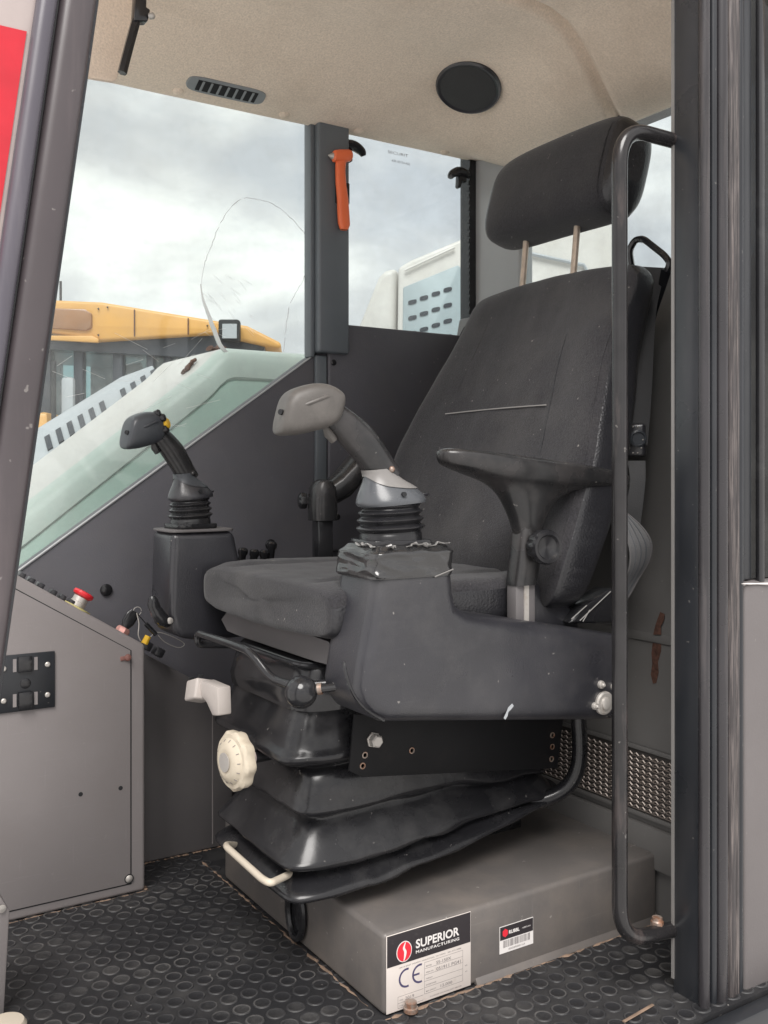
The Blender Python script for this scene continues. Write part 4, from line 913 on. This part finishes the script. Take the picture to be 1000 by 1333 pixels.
k1 = [(812, 668, 4), (825, 690, 14), (834, 712, 18), (832, 735, 18), (820, 758, 16), (806, 785, 13), (790, 805, 10)]
k1 = cat(k1, 4)
bm = B(); ribbon(bm, [at(a, b, X=1.235 + .015 * math.sin((b - 668) / 40)) for a, b, _ in k1], [(RT * .8 + Vector((0, 0, .35))) * (h * .00132) for _, _, h in k1]); obj('lap_strap', bm, M_['belt'], sbt, ang=70)
for fr_ in (-.9, -.45, 0, .45, .9):
    bm = B(); tube(bm, [at(a, b, X=1.235 + .015 * math.sin((b - 668) / 40)) + (RT * .8 + Vector((0, 0, .35))) * (h * .00132 * fr_) - FW * .0015 for a, b, h in k1], .0008, 5); obj('weave_line', bm, M_['grip_grey'] if abs(fr_) < .8 else M_['panel2'], sbt)
bk = thing('belt_buckle', at(772, 790, Y=1.20), 'black belt buckle sleeve with white edge lines behind the armrest', 'buckle')
bm = B(); pp = [at(*p, Y=1.19) for p in ((742, 812), (757, 792), (800, 765), (803, 812))]; prism(bm, pp, (0, .045, 0)); obj('sleeve', bm, M_['gloss'], bk, bevel=.006, seg=3)
for a, b in (((744, 806), (764, 788)), ((755, 808), (795, 770)), ((759, 809), (768, 794))):
    bm = B(); tube(bm, [at(*a, Y=1.1885), at(*b, Y=1.1885)], .0009, 5); obj('edge_line', bm, M_['stitch'], bk)
# seat recliner cover between cushion and backrest
bm = B(); pp = [at(*p, Y=1.21) for p in cat([(690, 765), (705, 762), (730, 778), (752, 806), (745, 830), (690, 830), (684, 800)], 3, closed=True)]; prism(bm, pp, (0, .03, 0)); obj('recliner_cover', bm, M_['plastic'], seat, bevel=.004)
bm = B(); c = at(684, 772, Y=1.205); lathe(bm, c, (-.6, -1, 0), [(.008, -.01), (.008, .006), (0, .007)], 14); obj('recliner_pin', bm, M_['steel'], seat)
# hose behind the suspension
bm = B(); tube(bm, cat([(1.232, 1.30, .43), (1.235, 1.29, .36), (1.23, 1.285, .28), (1.205, 1.30, .235), (1.15, 1.33, .215), (1.08, 1.38, .21)], 6), .014, 12); tag(obj('hose', bm, M_['rubber']), 'thick black hose looping down behind the seat suspension', 'hose')

# ------------------------------------------------------------------ grab handle
gh = thing('grab_handle', (1.19, 1.03, .1), 'tall worn black tubular grab handle beside the door pillar', 'grab handle')
gx, gy = 1.079, 1.04
bm = B(); tube(bm, fillet([Vector((1.20, gy, 1.318)), Vector((gx, gy, 1.318)), Vector((gx, gy, .102)), Vector((1.20, gy, .092))], .085, 10), .0118, 20)
obj('tube', bm, mat('handle_paint', (.018, .017, .018), .2, var=.2, vs=20, dirt=(.12, .095, .09), ds=26, dlo=.54, dhi=.7, damt=.45, specks=.3, stretch=(1, 1, .18)), gh)
bm = B(); lathe(bm, (1.165, 1.045, .095), (0, 0, 1), [(.010, 0), (.010, .016), (.008, .018), (.008, .022), (0, .023)], 8); obj('bolt', bm, M_['rusty'], gh)

# ------------------------------------------------------------------ door pillar (rear) and side of the cab
bm = B(); box(bm, 1.19, 1.296, .984, 1.036, -.12, 1.75); dp = struct('door_pillar', bm, M_['pillar'], 'black rear door pillar with worn rubber seal', bevel=.004)
bm = B(); box(bm, 1.1885, 1.1915, 1.033, 1.038, .02, 1.6); obj('paint_edge', bm, M_['skirt'], dp)
for x, r, k in ((1.1945, .0085, 'seal'), (1.214, .006, 'pillar'), (1.2325, .0105, 'seal'), (1.2535, .0085, 'worn'), (1.2665, .006, 'worn'), (1.277, .005, 'pillar')):
    bm = B(); tube(bm, [(x, .980, -.1), (x, .980, .5), (x, .980, 1.1), (x, .980, 1.74)], r, 14); obj('seal_strip', bm, M_[k], dp)
bm = B(); box(bm, 1.284, 1.90, .975, 1.03, -.12, .632); wl = struct('wall_left', bm, mat('side_panel_paint', (.135, .123, .123), .5, var=.06, vs=4, bump=.2, bs=240, dirt=(.11, .1, .098), ds=5, dlo=.46, dhi=.8, damt=.5, specks=.15), 'grey painted cab side panel behind the door pillar', bevel=.008, seg=3)
bm = B(); box(bm, 1.284, 1.313, .985, 1.03, .634, 1.75); obj('window_frame', bm, M_['pillar'], wl, bevel=.003)
bm = B(); box(bm, 1.3135, 1.9, .995, 1.0, .634, 1.72); obj('pane', bm, GD, wl)
bm = B(); box(bm, 1.322, 1.336, .978, .986, .62, 1.72); obj('window_seal', bm, M_['gloss'], wl, bevel=.002)
bm = B(); tube(bm, [at(x, 760, Y=.974) for x in (966, 975, 985, 1000)], [.001, .003, .002, .004], 6, flat=.5); obj('paint_chip', bm, M_['print_w'], wl)

# ------------------------------------------------------------------ front pillar with reflective tape
LX, LZ = .093 / .68, 1.0
def lean(x0, x1, y0, y1, z0=-.12, z1=1.78):
    b = lambda x, z: x + .288 + (z - 1.284) * LX
    return [(b(x0, z0), y0, z0), (b(x1, z0), y0, z0), (b(x1, z0), y1, z0), (b(x0, z0), y1, z0)], ((z1 - z0) * LX, 0, z1 - z0)
bm = B(); p, o_ = lean(-.036, 0, .985, 1.035); prism(bm, p, o_); fp = struct('front_pillar', bm, M_['apillar'], 'leaning front door pillar of the cab', bevel=.011, seg=4)
bm = B(); p, o_ = lean(-.0405, -.032, .995, 1.03); prism(bm, p, o_); obj('seal_gap', bm, M_['gloss'], fp)
bm = B(); p, o_ = lean(-.058, -.0385, .982, 1.03); prism(bm, p, o_); obj('outer_strip', bm, M_['apillar2'], fp, bevel=.008, seg=3)
bm = B(); p, o_ = lean(-.006, .002, .992, 1.03); prism(bm, p, o_); obj('edge_strip', bm, M_['pillar'], fp, bevel=.002)
bm = B(); p, o_ = lean(-.22, -.0565, .992, 1.02); prism(bm, p, o_); fpl = obj('outer_face', bm, M_['tape_white'], fp, bevel=.004)
def tapeq(za, zb, name, m, label):
    b = lambda x, z: x + .288 + (z - 1.284) * LX
    bm = B(); prism(bm, [(b(-.20, za), .9915, za), (b(-.0625, za), .9915, za), (b(-.0625, zb), .9915, zb), (b(-.20, zb), .9915, zb)], (0, -.0012, 0))
    return tag(obj(name, bm, m, smooth=False), label, 'reflective tape')
tapeq(.55, at(20, 37, Y=.99).z, 'reflective_tape', M_['tape_red'], 'red reflective tape strip on the front pillar')

# grey post and cream cap at the lower left
pb = thing('pedal_post', at(0, 1333, Z=0), 'grey sheet metal post standing at the near edge of the floor', 'post')
bm = B(); P0 = at(12, 1320, Z=.0); prism(bm, [at(-60, 1150, Y=P0.y), at(-2, 1162, Y=P0.y), at(13, 1186, Y=P0.y), at(4, 1345, Y=P0.y), at(-60, 1360, Y=P0.y)], (0, .06, 0)); obj('panel', bm, M_['panel'], pb, bevel=.003)
bm = B(); c = at(2, 1183, Y=P0.y - .002); lathe(bm, c, (.2, -1, 0), [(.006, 0), (.006, .002), (0, .003)], 10); obj('screw', bm, M_['steel'], pb)
bm = B(); c = at(8, 1335, Z=.02); lathe(bm, Vector((c.x, c.y, .0)), (0, 0, 1), [(.028, .001), (.028, .02), (.024, .026), (0, .027)], 28); tag(obj('cap', bm, M_['cream']), 'round cream plastic cap on the floor by the grey post', 'cap')

# ------------------------------------------------------------------ outside: own white engine cover
hood = thing('engine_cover', (.9, 2.6, -1.3), 'white sloping engine cover with pale green side just outside the side window', 'engine cover')
def hx(x):  # height of the near top edge
    s = 1.150 - max(0, 1.085 - x) * .79 if x < 1.085 else 1.150
    return min(s, 1.150) if abs(x - 1.06) > .05 else s * (1 - sm((x - 1.01) / .1)) + 1.150 * sm((x - 1.01) / .1)
bm = B(); rings = []
for i in range(60):
    x = -1.2 + i * .065 if i < 33 else .945 + (i - 33) * .02
    z = hx(x); y0 = 2.46
    prof = [(y0, -1.2), (y0, z - .100), (y0 + .005, z - .093), (y0 - .002, z - .086), (y0 + .004, z - .066), (y0 + .014, z - .040), (y0 + .024, z - .020), (y0 + .04, z - .008), (y0 + .065, z - .001), (y0 + .10, z), (y0 + .50, z + .004), (y0 + .53, z - .01), (y0 + .55, z - .03), (y0 + .55, -1.2)]
    rings.append([Vector((x, a, b)) for a, b in prof])
loft(bm, rings, mt=lambda i, j: 1 if j < 2 or j == 13 else (2 if j <= 7 else 0)); obj('body', bm, [M_['mwhite'], M_['mgreen'], M_['mband']], hood, ang=60)
for pp in (((255, 475), (238, 492)), ((292, 452), (272, 470))):
    bm = B(); a = at(*pp[0], Y=2.60); b = at(*pp[1], Y=2.60); m_ = (a + b) / 2
    a.z = hx(a.x) + .004; b.z = hx(b.x) + .004
    pts = [a.lerp(b, i / 12) + Vector((0, random.uniform(-.004, .004), random.uniform(0, .01))) for i in range(13)]
    tube(bm, pts, [random.uniform(.006, .014) for _ in pts], 8, flat=.6); obj('hinge', bm, M_['rust'], hood)
# second, louvred deck beyond
def dz(x): return 1.075 - (1.06 - x) * .66
bm = B(); loft(bm, [[Vector((x, y, z)) for y, z in ((3.02, -1.0), (3.02, dz(x) - .075), (3.03, dz(x) - .065), (3.155, dz(x) + .055), (3.17, dz(x) + .06), (3.5, dz(x) + .05), (3.5, -1.0))] for x in (-1.0, 0, .5, .9, 1.0, 1.1)]); lou = obj('louvre_deck', bm, M_['mgrey'], hood, ang=25)
e_ = Vector((0, .72, .69)).normalized(); tl_ = Vector((1, 0, .63)).normalized(); nrm_ = e_.cross(tl_).normalized()
if nrm_.y > 0: nrm_ = -nrm_
for ry in (0, 1):
    for i in range(24):
        if i in (11, 12, 18 + ry): continue
        x = .30 + i * .034 + ry * .012; a = Vector((x, 3.0925, dz(x) - .005)) + e_ * (-.043 + ry * .083)
        bm = B(); prism(bm, [a + tl_ * .0095 - e_ * .03, a - tl_ * .0095 - e_ * .03, a - tl_ * .0095 + e_ * .03, a + tl_ * .0095 + e_ * .03], nrm_ * .006); obj('louvre_slot', bm, M_['darkblue'], lou, smooth=False)

# ------------------------------------------------------------------ outside: wheel loader with orange roof
LD = 9.0
Q = lambda x, y, d=LD: at(x, y, d=d)
ld = thing('wheel_loader', (*Q(220, 600)[:2], -1.3), 'orange roofed loader cab with dark glass parked beyond the white cover', 'loader')
bk_ = FW * 1.7 + RT * -.15
bm = B(); prism(bm, [Q(20, 388), Q(132, 393), Q(322, 424), Q(366, 446), Q(366, 454), Q(310, 442), Q(285, 434), Q(125, 444), Q(20, 425)], bk_); obj('roof', bm, M_['loader'], ld, bevel=.03, seg=3)
bm = B(); prism(bm, [Q(20, 400, 8.97), Q(110, 402, 8.97), Q(119, 408, 8.97), Q(119, 426, 8.97), Q(112, 430, 8.97), Q(20, 424, 8.97)], FW * .04); obj('roof_window', bm, mat('roof_window_tint', (.30, .15, .07), .2), ld, bevel=.01)
bm = B(); prism(bm, [Q(20, 436, 8.95), Q(120, 437, 8.95), Q(128, 441, 8.95), Q(128, 446, 8.95), Q(20, 440, 8.95)], FW * .05); obj('roof_lip', bm, M_['loader'], ld, bevel=.01)
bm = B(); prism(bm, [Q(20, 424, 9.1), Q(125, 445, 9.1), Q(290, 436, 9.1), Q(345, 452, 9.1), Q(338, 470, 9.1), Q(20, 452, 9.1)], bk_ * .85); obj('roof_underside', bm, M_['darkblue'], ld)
body0 = 9.15
for (x0, x1, y0_, y1_) in ((52, 66, 440, 640), (95, 108, 448, 640), (146, 160, 450, 640), (190, 200, 455, 600), (212, 222, 455, 580), (300, 312, 450, 560)):
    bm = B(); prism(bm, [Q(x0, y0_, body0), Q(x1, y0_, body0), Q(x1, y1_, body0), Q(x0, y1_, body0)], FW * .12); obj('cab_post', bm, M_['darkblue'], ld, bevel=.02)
bm = B(); prism(bm, [Q(40, 440, 9.22), Q(335, 445, 9.22), Q(335, 600, 9.22), Q(40, 680, 9.22)], FW * .02); obj('pane', bm, GL, ld, smooth=False)
bm = B(); prism(bm, [Q(40, 440, 10.8), Q(340, 445, 10.8), Q(340, 470, 10.8), Q(40, 470, 10.8)], FW * .05); obj('rear_header', bm, M_['darkblue'], ld)
for (x0, x1, y0_, y1_) in ((30, 80, 470, 700), (118, 150, 465, 700), (192, 240, 465, 640), (300, 345, 465, 560)):
    bm = B(); prism(bm, [Q(x0, y0_, 10.8), Q(x1, y0_, 10.8), Q(x1, y1_, 10.8), Q(x0, y1_, 10.8)], FW * .06); obj('rear_post', bm, M_['darkblue'], ld)
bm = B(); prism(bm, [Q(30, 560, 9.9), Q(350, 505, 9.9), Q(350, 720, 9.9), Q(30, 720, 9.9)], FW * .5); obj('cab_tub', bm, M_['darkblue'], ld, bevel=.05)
bm = B(); prism(bm, [Q(0, 545, 8.9), Q(62, 535, 8.9), Q(66, 720, 8.9), Q(0, 720, 8.9)], FW * 1.5); obj('fender', bm, M_['loader'], ld, bevel=.05)
bm = B(); tube(bm, [Q(170, 478, 9.6), Q(172, 520, 9.6)], .04, 8); tube(bm, [Q(158, 483, 9.6), Q(185, 478, 9.6)], .05, 8); obj('steering_column', bm, M_['dark'], ld)
bm = B(); obox(bm, Q(89, 535, 9.0), .12, .08, .62, Matrix.Rotation(-YAW, 3, 'Z')); mir = obj('mirror', bm, M_['mgrey'], ld, bevel=.03)
bm = B(); obox(bm, Q(299, 431, 8.9), .19, .12, .2, Matrix.Rotation(-YAW, 3, 'Z')); wlt = obj('work_lamp', bm, M_['dark'], ld, bevel=.02)
bm = B(); obox(bm, Q(299, 431, 8.83), .13, .02, .13, Matrix.Rotation(-YAW, 3, 'Z')); obj('lens', bm, M_['mgrey'], wlt)
bm = B(); tube(bm, [Q(79, 392, 9.1), Q(79, 366, 9.1)], .012, 6); obj('antenna', bm, M_['dark'], ld)
for s in (-1, 1):
    bm = B(); lathe(bm, Vector((*Q(230 + s * 150, 700, 9.6)[:2], -.6)), -FW, [(.3, 0), (.68, .02), (.7, .1), (.7, .4), (.3, .42), (0, .42)], 32); obj('wheel', bm, M_['rubber'], ld)
bm = B(); c = Q(230, 700, 10.0); obox(bm, (c.x, c.y, -.45), 4.4, 1.6, .9, Matrix.Rotation(-YAW, 3, 'Z')); obj('chassis', bm, M_['loader'], ld, bevel=.06)

for xs in (175, 245):
    bm = B(); a = Q(xs, 396 + (xs - 132) * .16, 8.985); b = Q(xs, 439 - (xs - 132) * .03, 8.985); tube(bm, [a, b], .006, 5); obj('roof_joint', bm, M_['rust'], ld)
for xs, ys in ((128, 402), (128, 436), (140, 400), (270, 424), (300, 420)):
    bm = B(); ball(bm, Q(xs, ys, 8.985), .009, 8, 6); obj('roof_bolt', bm, M_['dark'], ld)
bm = B(); tube(bm, [Q(70, 470, 8.9), Q(70, 620, 8.9)], .022, 8); obj('grab_rail', bm, M_['dark'], ld)
# ------------------------------------------------------------------ outside: white machine with grille
EX = thing('white_excavator', (*at(640, 500, d=6)[:2], -1.3), 'white machine housing with blue grey slotted grille seen through the small window', 'excavator')
Q6 = lambda x, y, d=6.0: at(x, y, d=d)
bk6 = FW * 1.2 + RT * .25
bm = B(); prism(bm, [Q6(518, 348), Q6(535, 338), Q6(612, 306), Q6(690, 285), Q6(800, 262), Q6(806, 270), Q6(806, 700), Q6(512, 700)], bk6); obj('housing', bm, M_['mwhite'], EX, bevel=.05, seg=4)
bm = B(); prism(bm, [Q6(466, 425, 6.05), Q6(492, 360, 6.05), Q6(500, 352, 6.05), Q6(516, 347, 6.05), Q6(510, 700, 6.05), Q6(440, 700, 6.05)], bk6 * .9); obj('side_housing', bm, M_['mwhite'], EX, bevel=.04, seg=4)
bm = B(); prism(bm, [Q6(525, 374, 5.99), Q6(596, 345, 5.99), Q6(600, 348, 5.99), Q6(600, 520, 5.99), Q6(523, 520, 5.99)], FW * .02); gp_ = obj('grille_panel', bm, M_['grille'], EX, bevel=.006)
for r in range(4):
    for c_i, x in enumerate((537, 552, 567.5, 583)):
        y_ = 393 - c_i * 5.4 + r * 20.5
        bm = B(); cc = Q6(x, y_, 5.985); prism(bm, ell(cc, (RT + Vector((0, 0, .22))).normalized(), Vector((0, 0, 1)), .027, .0135, 20, 3.2), FW * .008); obj('grille_slot', bm, M_['darkblue'], gp_, smooth=False)
bm = B(); tube(bm, [Q6(527, 352, 5.98), Q6(592, 322, 5.98)], .008, 6); obj('moulding', bm, M_['mwhite'], EX)
bm = B(); tube(bm, [Q6(690, 330, 5.98), Q6(760, 345, 5.98), Q6(780, 380, 5.98)], .012, 6); obj('panel_joint', bm, M_['mgrey'], EX)
